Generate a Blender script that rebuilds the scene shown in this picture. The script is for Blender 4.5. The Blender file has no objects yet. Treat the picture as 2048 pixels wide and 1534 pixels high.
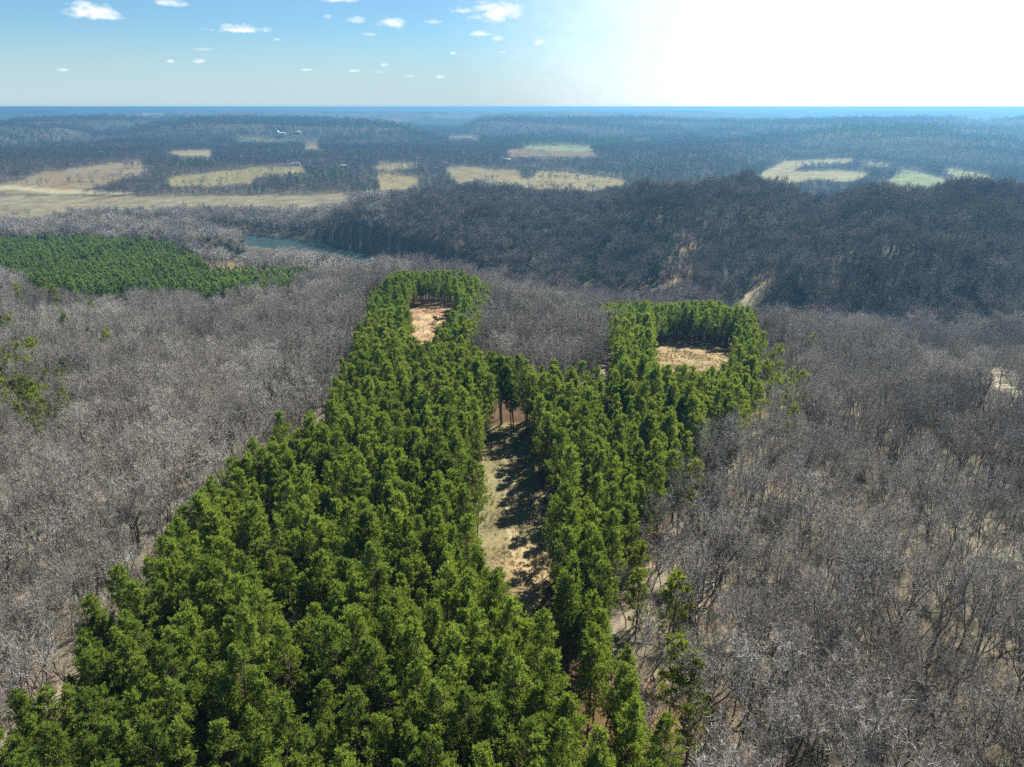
import bpy, math, random
import numpy as np
from mathutils import Vector

PI = math.pi
R = math.radians
rng = np.random.default_rng(11)
random.seed(11)
scene = bpy.context.scene

# ------------------------------------------------------------------ camera, light, sky, exposure
EYE = 90.0                       # metres above the ridge the pines stand on
PITCH = R(21.27)
FOC = 1422.0                     # focal length measured in 2048-wide picture pixels
cam_d = bpy.data.cameras.new('camera')
cam = bpy.data.objects.new('camera', cam_d)
scene.collection.objects.link(cam)
cam.location = (0, 0, EYE)
cam.rotation_euler = (PI / 2 - PITCH, 0, 0)
cam_d.sensor_width = 36.0
cam_d.lens = 36.0 * FOC / 2048.0
cam_d.clip_start = 1.0
cam_d.clip_end = 200000.0
scene.camera = cam

SUN_AZ = R(39)                   # to the right of the view, ahead of the camera
SUN_EL = R(50)
world = bpy.data.worlds.new('World')
scene.world = world
world.use_nodes = True
sun_d = bpy.data.lights.new('sun', 'SUN')
sun_d.energy = 5.0
sun_d.angle = R(0.55)
sun_d.color = (1.0, 0.955, 0.88)
sun = bpy.data.objects.new('sun', sun_d)
scene.collection.objects.link(sun)
sdir = Vector((math.sin(SUN_AZ) * math.cos(SUN_EL), math.cos(SUN_AZ) * math.cos(SUN_EL), math.sin(SUN_EL)))
sun.rotation_euler = sdir.to_track_quat('Z', 'Y').to_euler()
SKY = 0.05
scene.view_settings.view_transform = 'Standard'
scene.view_settings.look = 'None'
scene.view_settings.gamma = 1.0
scene.view_settings.exposure = 1.5
scene.view_settings.use_curve_mapping = False
cy = scene.cycles
cy.max_bounces = 5
cy.diffuse_bounces = 3
cy.transmission_bounces = 3
cy.glossy_bounces = 2
cy.volume_bounces = 0
cy.caustics_reflective = False
cy.caustics_refractive = False
cy.use_denoising = False

HAZE_DENSITY = 1.85e-4
HAZE_COLOR = (0.165, 0.40, 0.64)


def px_dir(u, v):
    """direction of a photograph pixel, used to lay the land out from the photograph"""
    x = (u - 1024) / FOC
    y = -(v - 767) / FOC
    cp, sp = math.cos(PITCH), math.sin(PITCH)
    return np.array([x, cp + y * sp, -sp + y * cp])


def at_z(u, v, z):
    d = px_dir(u, v)
    t = (z - EYE) / d[2]
    return d[0] * t, d[1] * t


def project(x, y, z):
    cp, sp = math.cos(PITCH), math.sin(PITCH)
    zz = z - EYE
    dep = y * cp - zz * sp
    up = y * sp + zz * cp
    dep = np.where(dep < 0.5, 0.5, dep)
    return 1024 + FOC * x / dep, 767 - FOC * up / dep


# world sky with small fair-weather clouds
def build_world():
    nt = world.node_tree
    nt.nodes.clear()
    N, L = nt.nodes, nt.links
    out = N.new('ShaderNodeOutputWorld')
    bg = N.new('ShaderNodeBackground')
    bg.inputs['Strength'].default_value = SKY
    sky = N.new('ShaderNodeTexSky')
    sky.sky_type = 'NISHITA'
    sky.sun_disc = False
    sky.sun_elevation = SUN_EL
    sky.sun_rotation = SUN_AZ
    sky.altitude = 200
    sky.air_density = 1.0
    sky.dust_density = 0.4
    sky.ozone_density = 1.3
    tc = N.new('ShaderNodeTexCoord')
    sep = N.new('ShaderNodeSeparateXYZ')
    L.new(tc.outputs['Generated'], sep.inputs[0])

    def m(op, a, b=None, c=None, clamp=False):
        n = N.new('ShaderNodeMath')
        n.operation = op
        n.use_clamp = clamp
        for i, val in enumerate((a, b, c)):
            if val is None:
                continue
            if isinstance(val, (int, float)):
                n.inputs[i].default_value = val
            else:
                L.new(val, n.inputs[i])
        return n.outputs[0]
    az = m('ARCTAN2', sep.outputs[0], sep.outputs[1])
    el = m('ARCSINE', sep.outputs[2])
    comb = N.new('ShaderNodeCombineXYZ')
    L.new(az, comb.inputs[0])
    L.new(m('MULTIPLY', el, 1.9), comb.inputs[1])

    def noise(scale, detail, rough=0.6):
        n = N.new('ShaderNodeTexNoise')
        n.inputs['Scale'].default_value = scale
        n.inputs['Detail'].default_value = detail
        n.inputs['Roughness'].default_value = rough
        L.new(comb.outputs[0], n.inputs['Vector'])
        return n
    n1 = noise(22, 6)
    n2 = noise(70, 5, 0.65)
    wob = m('ADD', m('MULTIPLY', m('SUBTRACT', n1.outputs[0], 0.5), 2.6), m('MULTIPLY', m('SUBTRACT', n2.outputs[0], 0.5), 2.0))
    clouds = [(180, 18, 62, 17, 1), (200, 30, 36, 9, .9), (330, 3, 34, 9, .8), (478, 58, 56, 9, 1), (465, 50, 24, 8, 1), (778, 41, 36, 15, 1), (790, 46, 26, 12, .8),
              (714, 39, 26, 9, .5), (865, 42, 24, 6, .5), (990, 22, 66, 24, 1), (925, 20, 36, 9, .7), (1000, 15, 40, 20, .8), (675, -4, 50, 9, .8),
              (655, 32, 10, 6, .4), (962, 66, 26, 8, .75), (992, 76, 18, 8, .55), (1076, 82, 15, 13, .75), (125, 138, 15, 6, .7),
              (340, 122, 8, 4, .7), (400, 121, 12, 6, .6), (407, 98, 26, 4, .3), (555, 78, 9, 4, .6), (610, 139, 16, 4, .5), (706, 141, 22, 5, .65),
              (768, 129, 15, 6, .65), (755, 143, 20, 4, .4), (905, 106, 9, 4, .7), (882, 153, 10, 4, .5), (820, 152, 12, 3, .45), (1010, 104, 16, 4, .4), (742, 68, 16, 4, .4)]
    total = None
    for (u, v, w, h, s) in clouds:
        d = px_dir(u, v)
        d = d / np.linalg.norm(d)
        a0, e0 = math.atan2(d[0], d[1]), math.asin(d[2])
        wa, ha = w / FOC * 0.86, h / FOC * 0.85
        dx = m('DIVIDE', m('SUBTRACT', az, a0), wa)
        dy = m('DIVIDE', m('SUBTRACT', el, e0 - ha * 0.25), ha)
        dy = m('MAXIMUM', dy, m('MULTIPLY', dy, -1.6))          # flatter base than top
        d2 = m('SQRT', m('ADD', m('MULTIPLY', dx, dx), m('MULTIPLY', dy, dy)))
        f = m('SUBTRACT', 1.0, d2)
        f = m('ADD', f, m('MULTIPLY', wob, 0.9))
        f = m('MULTIPLY', f, 1.35, clamp=True)
        f = m('MULTIPLY', f, s)
        total = f if total is None else m('MAXIMUM', total, f)
    # pale veil of thin cloud around the sun's part of the sky
    dot = N.new('ShaderNodeVectorMath')
    dot.operation = 'DOT_PRODUCT'
    L.new(tc.outputs['Generated'], dot.inputs[0])
    vd = Vector((math.sin(R(36)), math.cos(R(36)), math.tan(R(17)))).normalized()
    dot.inputs[1].default_value = vd
    veil = N.new('ShaderNodeMapRange')
    veil.interpolation_type = 'SMOOTHSTEP'
    veil.inputs['From Min'].default_value = 0.73
    veil.inputs['From Max'].default_value = 1.0
    L.new(m('ADD', dot.outputs['Value'], m('MULTIPLY', wob, 0.018)), veil.inputs['Value'])
    mix0 = N.new('ShaderNodeMix')
    mix0.data_type = 'RGBA'
    L.new(m('MULTIPLY', veil.outputs[0], 0.8), mix0.inputs['Factor'])
    tint = N.new('ShaderNodeMix')
    tint.data_type = 'RGBA'
    tint.blend_type = 'MULTIPLY'
    tint.inputs['Factor'].default_value = 1.0
    L.new(sky.outputs[0], tint.inputs['A'])
    tint.inputs['B'].default_value = (0.46, 0.70, 0.88, 1)
    low = N.new('ShaderNodeMapRange')          # pale air low over the horizon
    low.interpolation_type = 'SMOOTHSTEP'
    low.inputs['From Min'].default_value = 0.0
    low.inputs['From Max'].default_value = 0.10
    low.inputs['To Min'].default_value = 0.85
    low.inputs['To Max'].default_value = 0.0
    L.new(el, low.inputs['Value'])
    pale = N.new('ShaderNodeMix')
    pale.data_type = 'RGBA'
    L.new(low.outputs[0], pale.inputs['Factor'])
    L.new(tint.outputs['Result'], pale.inputs['A'])
    pale.inputs['B'].default_value = (4.1, 5.2, 5.75, 1)
    L.new(pale.outputs['Result'], mix0.inputs['A'])
    mix0.inputs['B'].default_value = (10.8, 10.9, 11.0, 1)
    mix = N.new('ShaderNodeMix')
    mix.data_type = 'RGBA'
    L.new(m('MULTIPLY', total, 0.8), mix.inputs['Factor'])
    L.new(mix0.outputs['Result'], mix.inputs['A'])
    mix.inputs['B'].default_value = (8.3, 8.4, 8.6, 1)
    L.new(mix.outputs['Result'], bg.inputs['Color'])
    L.new(bg.outputs[0], out.inputs[0])


build_world()

# ------------------------------------------------------------------ helpers
C = scene.collection


def tag(o, label=None, cat=None, group=None, kind=None):
    if label: o['label'] = label
    if cat: o['category'] = cat
    if group: o['group'] = group
    if kind: o['kind'] = kind
    return o


def mesh_np(name, verts, faces, mats=(), mat_idx=None, smooth=False):
    """verts (n,3), faces (m,k) arrays or a list of such arrays"""
    if not isinstance(faces, list):
        faces = [faces]
    faces = [f for f in faces if len(f)]
    me = bpy.data.meshes.new(name)
    nl = sum(f.size for f in faces)
    nf = sum(len(f) for f in faces)
    me.vertices.add(len(verts))
    me.vertices.foreach_set('co', np.asarray(verts, dtype=np.float32).ravel())
    me.loops.add(nl)
    me.loops.foreach_set('vertex_index', np.concatenate([f.ravel() for f in faces]).astype(np.int32))
    me.polygons.add(nf)
    tot = np.concatenate([np.full(len(f), f.shape[1]) for f in faces]).astype(np.int32)
    st = np.concatenate([[0], np.cumsum(tot)[:-1]]).astype(np.int32)
    me.polygons.foreach_set('loop_start', st)
    me.polygons.foreach_set('loop_total', tot)
    for mt in mats:
        me.materials.append(mt)
    if mat_idx is not None:
        me.polygons.foreach_set('material_index', np.asarray(mat_idx, dtype=np.int32))
    me.polygons.foreach_set('use_smooth', np.full(nf, smooth))
    me.update()
    me.validate()
    return me


def inpoly(px, py, poly):
    poly = np.asarray(poly, float)
    x0, y0 = poly[:, 0], poly[:, 1]
    x1, y1 = np.roll(x0, -1), np.roll(y0, -1)
    res = np.zeros(np.shape(px), bool)
    bb = (px >= x0.min()) & (px <= x0.max()) & (py >= y0.min()) & (py <= y0.max())
    if not bb.any():
        return res
    qx, qy = px[bb], py[bb]
    r = np.zeros(len(qx), bool)
    for a, b, c, d in zip(x0, y0, x1, y1):
        cond = ((b > qy) != (d > qy))
        if b != d:
            r ^= cond & (qx < (c - a) * (qy - b) / (d - b) + a)
    res[bb] = r
    return res


_perm = np.random.default_rng(5).random((256, 256))


def vnoise(x, y, off=0):
    x = np.asarray(x, float) + off * 17.3
    y = np.asarray(y, float) + off * 31.7
    xi, yi = np.floor(x).astype(int), np.floor(y).astype(int)
    fx, fy = x - xi, y - yi
    fx = fx * fx * fx * (fx * (fx * 6 - 15) + 10)
    fy = fy * fy * fy * (fy * (fy * 6 - 15) + 10)
    a = _perm[xi & 255, yi & 255]; b = _perm[(xi + 1) & 255, yi & 255]
    c = _perm[xi & 255, (yi + 1) & 255]; d = _perm[(xi + 1) & 255, (yi + 1) & 255]
    return (a * (1 - fx) + b * fx) * (1 - fy) + (c * (1 - fx) + d * fx) * fy - 0.5


def fbm(x, y, oct=4, off=0, gain=0.5):
    s, a, f = 0, 1.0, 1.0
    for i in range(oct):
        s = s + a * vnoise(x * f, y * f, off + i)
        a *= gain; f *= 2.03
    return s


# ------------------------------------------------------------------ the lie of the land
CTRL = []


def cz(u, v, z, dz=0):
    x, y = at_z(u, v, z + dz)
    CTRL.append((x, y, z))


def cw(x, y, z):
    CTRL.append((x, y, z))


# pine ridge
for a in [(0, -300, -6), (0, -100, 0), (0, 0, 0), (0, 60, 1), (0, 110, 1), (-40, 100, 0), (40, 100, -1), (-50, 200, -1), (0, 160, 1), (40, 180, 0), (0, 230, 0), (30, 230, -2)]:
    cw(*a)
cz(860, 650, -4); cz(820, 600, -9); cz(900, 605, -8); cz(1390, 715, -5); cz(1310, 700, -5); cz(1480, 720, -8); cz(1400, 660, -14, 4)
cz(1080, 700, -18); cz(1080, 640, -34); cz(1200, 700, -12); cz(960, 690, -9)
# left side
for a in [(-110, 60, -6), (-200, 0, -14), (-110, 140, -8), (-200, 160, -16), (-160, 260, -18), (-260, 300, -26), (-110, 330, -22), (-200, 420, -32), (-400, 300, -34), (-400, 0, -30), (-700, 200, -44)]:
    cw(*a)
cz(500, 560, -40); cz(200, 550, -42); cz(0, 560, -42); cz(-300, 560, -46); cz(300, 500, -48); cz(0, 500, -47); cz(650, 560, -42); cz(200, 460, -52); cz(460, 530, -46)
cz(700, 560, -42); cz(900, 565, -52)
# river corridor and bottom-land field
for u, v in [(-300, 430), (0, 435), (300, 435), (0, 392), (300, 392), (650, 392), (-400, 392)]:
    cz(u, v, -51)
for u, v in [(-300, 452), (100, 452), (480, 478), (600, 488), (700, 508), (800, 530), (900, 552)]:
    cz(u, v, -55)
# right side of the ridge, falling to the creek
for a in [(110, 60, -6), (200, 0, -16), (100, 140, -8), (180, 140, -15), (160, 220, -16), (260, 200, -27), (260, 300, -34), (150, 290, -20), (340, 260, -38), (500, 200, -44), (400, 0, -32), (260, 90, -22), (700, 300, -40)]:
    cw(*a)
for u in (1000, 1150, 1300, 1450, 1600, 1750, 1900, 2100):
    v = np.interp(u, [1000, 1200, 1500, 1700, 2100], [590, 620, 665, 685, 680])
    x, y = at_z(u, v, -57)
    cw(x, y, -57)
    cw(x * 0.9, y * 0.9, -48)
# the wooded hill across the creek: crest seen as canopy 20 m above the ground
for u, v, z in [(620, 460, -48), (700, 405, -27), (780, 392, -22), (860, 380, -18), (950, 372, -15), (1050, 375, -13), (1150, 378, -12), (1230, 378, -4), (1300, 368, 2), (1380, 357, 6), (1450, 351, 9), (1540, 353, 9), (1620, 365, 6),
                (1750, 372, 4), (1850, 380, 3), (1930, 365, 7), (2048, 350, 12), (2250, 345, 14)]:
    x, y = at_z(u, v + (7 if u > 1250 else 2), z + 20)
    cw(x, y, z)
    cw(x * 1.22 + 8, y * 1.22, max(z - 28, -50))
    cw(x * 1.45, y * 1.45, -52)
    vb = 600 if u > 1000 else 545
# spurs and hollows on its face
for u, v, z in [(1350, 520, -28), (1380, 450, -14), (1250, 480, -36), (1150, 560, -50), (1480, 520, -38), (1600, 470, -14), (1650, 560, -34), (1520, 440, -12), (1800, 560, -30), (1900, 480, -6), (1750, 440, -8), (1950, 600, -44),
                (2050, 520, -16), (900, 470, -38), (1050, 450, -34), (1000, 520, -50), (800, 470, -45), (1120, 430, -30)]:
    cz(u, v, z, 14)
# second river bend and fields behind the hill
for u, v in [(1540, 352), (1700, 350), (1650, 320), (1850, 350), (1950, 352), (1500, 340), (1850, 370), (2150, 360)]:
    cz(u, v, -54)
for u, v, z in [(1400, 322, -30), (1300, 330, -40), (1100, 380, -48), (1000, 352, -44), (1200, 360, -44), (800, 372, -47), (780, 330, -34), (930, 336, -38), (560, 342, -38), (430, 346, -40), (400, 360, -46), (500, 384, -50),
                (250, 325, -30), (220, 345, -38), (100, 380, -49), (0, 350, -36), (-200, 345, -34), (380, 304, -30), (600, 310, -32), (700, 300, -26), (1000, 300, -26), (1120, 297, -26), (1200, 290, -22), (1300, 300, -28), (900, 290, -24),
                (200, 290, -22), (50, 300, -28), (-300, 300, -22)]:
    cz(u, v, z)
for a in [(1500, 400, -20), (1500, 1200, -30), (-1200, 300, -30), (-1500, 1200, -40), (1500, -500, -30), (-1500, -500, -30), (0, -1500, -20), (-900, -300, -30), (900, -300, -30), (2600, 2000, 0), (-2600, 2000, -10), (0, 3200, -10), (1500, 3300, 10), (-1500, 3300, -10), (3000, 0, 0), (-3000, 0, 0), (2200, 3200, 15)]:
    cw(*a)
for u, v, z in [(1700, 252, 30), (1900, 250, 34), (2100, 250, 34), (1550, 262, 16), (1450, 275, 0), (1300, 272, -6), (1600, 310, -50), (1800, 318, -52), (2000, 322, -50), (0, 250, 6), (200, 262, -4), (120, 292, -40), (350, 275, -26), (450, 262, -4), (700, 262, -10)]:
    cz(u, v, z)
CTRL = np.array(CTRL)
_S = 500.0


def _warp(x, y):
    """log-radial coordinates, so that near and far land are smoothed alike"""
    r = np.sqrt(x * x + y * y) + 1e-6
    k = np.log1p(r / 250.0) * 250.0 / r
    return x * k / _S * 1.6, y * k / _S * 1.6


def _tps(r2):
    return np.where(r2 > 1e-12, 0.5 * r2 * np.log(r2 + 1e-20), 0)


cx_, cy_ = _warp(CTRL[:, 0], CTRL[:, 1])
n = len(CTRL)
K = _tps((cx_[:, None] - cx_) ** 2 + (cy_[:, None] - cy_) ** 2) + np.eye(n) * 0.0012
P = np.stack([np.ones(n), cx_, cy_], 1)
A = np.block([[K, P], [P.T, np.zeros((3, 3))]])
W = np.linalg.solve(A, np.concatenate([CTRL[:, 2], np.zeros(3)]))

RIVER = [at_z(u, v, -57) for u, v in [(1500, 655), (1330, 640), (1180, 618), (1020, 585), (900, 557), (800, 532), (700, 510), (600, 491), (520, 481), (430, 472), (300, 464), (100, 455), (-300, 446), (-900, 440)]]
RIVER = np.array(RIVER)
RIV_HALF = [5, 6, 12, 20, 24, 26, 28, 30, 30, 28, 26, 26, 26, 26]


def seg_dist(x, y, P):
    best = np.full(np.shape(x), 1e9)
    tt = np.zeros(np.shape(x))
    for i in range(len(P) - 1):
        ax, ay = P[i]; bx, by = P[i + 1]
        dx, dy = bx - ax, by - ay
        t = np.clip(((x - ax) * dx + (y - ay) * dy) / (dx * dx + dy * dy), 0, 1)
        d = np.hypot(x - ax - t * dx, y - ay - t * dy)
        m = d < best
        best = np.where(m, d, best)
        tt = np.where(m, i + t, tt)
    return best, tt


def height(x, y):
    x = np.asarray(x, float); y = np.asarray(y, float)
    sh = x.shape
    x = x.ravel(); y = y.ravel()
    out = np.empty(len(x))
    for s in range(0, len(x), 60000):
        xs, ys = x[s:s + 60000], y[s:s + 60000]
        wx, wy = _warp(xs, ys)
        h = W[n] + W[n + 1] * wx + W[n + 2] * wy
        h = h + _tps((wx[:, None] - cx_) ** 2 + (wy[:, None] - cy_) ** 2) @ W[:n]
        out[s:s + 60000] = h
    r = np.hypot(x, y)
    out = np.clip(out, -60, 30)
    # hummocks that grow with distance from the ridge
    out += 5.0 * fbm(x / 90, y / 90, 3, 3) * np.clip((r - 250) / 400, 0, 1) * np.clip((out + 56) / 12, 0.1, 1)
    # spurs and hollows of the hill across the creek
    hm = np.clip((y - 455) / 60, 0, 1) * np.clip((860 - y) / 120, 0, 1) * np.clip((x + 60) / 120, 0, 1) * np.clip((out + 55) / 18, 0, 1)
    out += hm * (21 * fbm((x - 0.45 * y) / 95, (x + y) / 420, 2, 131) + 5 * fbm(x / 45, y / 60, 2, 133))
    # far country: dissected plateau
    far = np.clip((r - 1900) / 1600, 0, 1); far = far * far * (3 - 2 * far)
    nn = fbm(x / 1500, y / 1100, 5, 9, 0.52)
    hills = 4 - 92 * np.clip(0.34 - np.abs(nn) * 1.15, 0, 1) / 0.34 + 34 * fbm(x / 4200, y / 3000, 3, 21) + 14 * fbm(x / 500, y / 420, 3, 22)
    rg = fbm(x / 6500, y / 2300, 4, 141, 0.5)              # long wooded ridges one behind another
    hills = hills + np.clip((r - 3500) / 4000, 0, 1) * (46 * (0.5 - np.abs(rg) * 2.2) + 10)
    top = 22 + np.clip((r - 4500) / 350, 0, 24)
    hills = np.minimum(hills, top)
    out = out * (1 - far) + hills * far
    out = out - r * r / 1.47e7          # the curve of the earth
    d, t = seg_dist(x, y, RIVER)
    hw = np.interp(t, np.arange(len(RIV_HALF)), RIV_HALF)
    k = np.clip((d - hw * 0.92) / 9.0, 0, 1)
    k = k * k * (3 - 2 * k)
    out = np.where(d < 120, np.where(k < 1, -61 * (1 - k) + out * k, out), out)
    return out.reshape(sh)


# ------------------------------------------------------------------ land cover, drawn as outlines then laid on the land
def zp(pts, ox, oy=180, s=0.34180):
    return [(x * s + ox, y * s + oy) for x, y in pts]


GLADE = [(985, 866), (1045, 862), (1062, 905), (1075, 960), (1092, 1040), (1100, 1100), (1085, 1180), (1058, 1210), (1010, 1155), (962, 1112), (955, 1040), (968, 930)]
CLEAR_L = [(816, 622), (850, 611), (912, 612), (905, 640), (878, 668), (856, 700), (836, 682), (815, 660)]
CLEAR_R = [(1302, 700), (1340, 688), (1400, 690), (1470, 705), (1476, 722), (1455, 745), (1400, 738), (1330, 742), (1300, 722)]
COVERS = [  # name, label, visible outline, distance range, albedo, kind of roughness
    ('glade', 'long strip of tan mown grass between the pines', GLADE, (90, 230), (0.33, 0.285, 0.18)),
    ('clearing', 'small orange clay clearing at the far tip of the pines', CLEAR_L, (200, 380), (0.45, 0.29, 0.2)),
    ('clearing', 'pale dry grass clearing ringed by pines', CLEAR_R, (200, 340), (0.38, 0.29, 0.185)),
    ('clearing', 'brown brushy opening beside the far pine plantation', [(403, 518), (492, 522), (513, 534), (461, 540), (414, 532)], (450, 800), (0.23, 0.17, 0.12)),
    ('field', 'broad tan harvested field along the river bottom', [(-600, 391), (340, 392), (700, 388), (700, 402), (600, 417), (450, 412), (300, 414), (150, 417), (85, 436), (-600, 437)], (850, 1500), (0.34, 0.295, 0.225)),
    ('field', 'cleared sloping pasture with pale scraped earth', [(215, 327), (284, 322), (284, 336), (300, 340), (240, 354), (171, 374), (137, 385), (34, 382), (-60, 378), (34, 362), (85, 345), (154, 336)], (900, 2200), (0.33, 0.25, 0.16)),
    ('field', 'small pale pasture high among the left woods', [(325, 303), (373, 301), (424, 299), (421, 311), (373, 310), (342, 306)], (1300, 3000), (0.36, 0.31, 0.18)),
    ('field', 'long pasture on the rise beyond the river field', [(332, 360), (359, 351), (397, 348), (445, 341), (479, 339), (513, 334), (605, 332), (609, 339), (547, 344), (513, 351), (500, 362), (470, 366), (400, 368), (342, 368)], (900, 2400), (0.33, 0.28, 0.16)),
    ('field', 'narrow pale field behind the middle trees', [(753, 326), (850, 326), (814, 334), (753, 335)], (1200, 2600), (0.36, 0.3, 0.17)),
    ('field', 'tan pasture with a few trees left of centre', [(753, 351), (780, 346), (835, 355), (838, 366), (811, 377), (763, 384)], (900, 2200), (0.35, 0.29, 0.17)),
    ('field', 'open tan pasture in the middle distance', [(894, 334), (944, 333), (978, 338), (1036, 341), (1043, 354), (1074, 365), (1122, 378), (1074, 380), (992, 366), (968, 356), (917, 362), (903, 351)], (900, 2300), (0.34, 0.27, 0.17)),
    ('field', 'pale pasture crossed by a hedgerow of bare trees', [(1077, 343), (1129, 343), (1173, 350), (1252, 359), (1248, 366), (1197, 376), (1095, 378), (1009, 368), (992, 362), (1060, 359)], (900, 2200), (0.37, 0.31, 0.18)),
    ('field', 'yellow green field behind a row of dark cedars', [(1040, 290), (1183, 291), (1186, 299), (1142, 303), (1050, 296)], (1500, 3600), (0.30, 0.33, 0.17)),
    ('field', 'brown field in front of the yellow green field', [(1012, 297), (1095, 301), (1187, 304), (1197, 312), (1129, 311), (1019, 312)], (1300, 3400), (0.27, 0.2, 0.15)),
    ('field', 'narrow reddish field far up the slope', [(896, 271), (958, 272), (958, 276), (896, 278)], (1800, 6000), (0.34, 0.24, 0.18)),
    ('field', 'curved pale field in the river bend on the right', [(1512, 351), (1570, 322), (1639, 319), (1707, 317), (1707, 325), (1608, 327), (1587, 334), (1587, 344), (1656, 341), (1741, 344), (1724, 354), (1690, 359), (1622, 354), (1608, 359), (1553, 361)], (1000, 3000), (0.40, 0.36, 0.22)),
    ('field', 'green field in the right river bend', [(1793, 339), (1834, 342), (1895, 360), (1882, 366), (1841, 377), (1793, 376), (1752, 373), (1776, 361), (1789, 351)], (1000, 2600), (0.34, 0.37, 0.21)),
    ('field', 'pale field at the far right of the river bend', [(1875, 336), (1912, 338), (1981, 351), (1994, 358), (1947, 361), (1905, 362), (1912, 348)], (1000, 3000), (0.38, 0.37, 0.22)),
    ('field', 'pale strip of field high on the right side', [(1720, 322), (1800, 330), (1760, 331), (1722, 327)], (1200, 3600), (0.33, 0.3, 0.2)),
    ('field', 'faint far pasture below the white barn', [(470, 277), (560, 273), (640, 276), (640, 281), (560, 284), (480, 284)], (1500, 6000), (0.20, 0.19, 0.12)),
    ('field', 'small bare field beside the far house', [(608, 287), (640, 288), (640, 297), (610, 296)], (1500, 6000), (0.34, 0.25, 0.19)),
]
TRACKS = [  # name, label, centre line, half width in metres, ground height used to lay it, albedo
    ('dirt_track', 'pale gravel track winding among bare trees on the right', [(2120, 830), (2048, 793), (2010, 775), (1985, 768), (1972, 757), (1972, 745), (1995, 742)], 1.9, (0.55, 0.47, 0.37)),
    ('dirt_track', 'short tan track climbing the wooded hill', [(1478, 625), (1487, 606), (1500, 592), (1515, 580), (1522, 566)], 1.6, (0.34, 0.27, 0.19)),
    ('dirt_track', 'overgrown track along the hill face', [(1290, 590), (1330, 572), (1362, 550), (1382, 520), (1378, 480)], 1.3, (0.24, 0.19, 0.14)),
    ('dirt_track', 'thin pale farm road beyond the river field', [(-100, 374), (50, 376), (90, 383), (240, 386)], 1.8, (0.30, 0.27, 0.2)),
]
RIVER_VIS = [(478, 477), (560, 474), (640, 488), (720, 503), (780, 518), (760, 526), (752, 524), (690, 512), (630, 500), (580, 490), (535, 500), (500, 500)]
PINES_MAIN = [(-330, 1800), (-40, 1510), (60, 1385), (175, 1255), (315, 1130), (380, 1010), (480, 930), (600, 830), (695, 745), (728, 650), (742, 590), (785, 552), (955, 555), (980, 600), (958, 640), (935, 712), (985, 728), (1050, 742), (1100, 748), (1225, 752), (1240, 690),
              (1262, 676), (1200, 638), (1205, 612), (1400, 608), (1505, 632), (1517, 680), (1512, 760), (1480, 820), (1400, 862), (1375, 900), (1345, 985), (1275, 1050), (1235, 1110), (1218, 1170), (1240, 1250), (1290, 1370), (1325, 1460), (1400, 1700), (1450, 2400), (-900, 2400)]
PINES_LEFT = [(-400, 470), (130, 478), (310, 481), (380, 500), (402, 520), (420, 544), (500, 540), (640, 553), (590, 568), (500, 578), (430, 590), (350, 575), (200, 588), (130, 578), (50, 560), (0, 528), (-400, 510)]
CEDARS = [(365, 478), (490, 478), (492, 515), (400, 515), (380, 500)]
FAR_PINES = [[(540, 342), (560, 338), (640, 338), (672, 346), (670, 362), (540, 358)], [(640, 345), (700, 340), (705, 360), (670, 365)], [(500, 262), (700, 266), (700, 280), (640, 275), (520, 270)], [(790, 238), (840, 240), (850, 262), (780, 264)],
             [(0, 262), (120, 262), (160, 285), (40, 296), (-100, 290)], [(960, 278), (1220, 282), (1220, 297), (1060, 290), (960, 290)], [(1500, 250), (2100, 262), (2100, 300), (1650, 290)]]


def dist_gate(y, rg):
    return (y > rg[0]) & (y < rg[1])


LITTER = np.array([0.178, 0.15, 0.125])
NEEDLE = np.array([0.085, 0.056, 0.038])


def cover_of(x, y, z, jit=0.0):
    """index into COVERS for each ground point, -1 in the woods"""
    u, v = project(x, y, z)
    if jit:
        u = u + rng.normal(0, jit, u.shape); v = v + rng.normal(0, jit * 0.5, v.shape)
    idx = np.full(u.shape, -1)
    for i, c in enumerate(COVERS):
        m = inpoly(u, v, c[2]) & dist_gate(y, c[3])
        idx[m] = i
    return idx


# ------------------------------------------------------------------ materials
def new_mat(name):
    m = bpy.data.materials.new(name)
    m.use_nodes = True
    nt = m.node_tree
    nt.nodes.clear()
    return m, nt.nodes, nt.links


def node(N, t, **kw):
    n_ = N.new(t)
    for k, v in kw.items():
        if k in n_.inputs:
            n_.inputs[k].default_value = v
        else:
            setattr(n_, k, v)
    return n_


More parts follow.
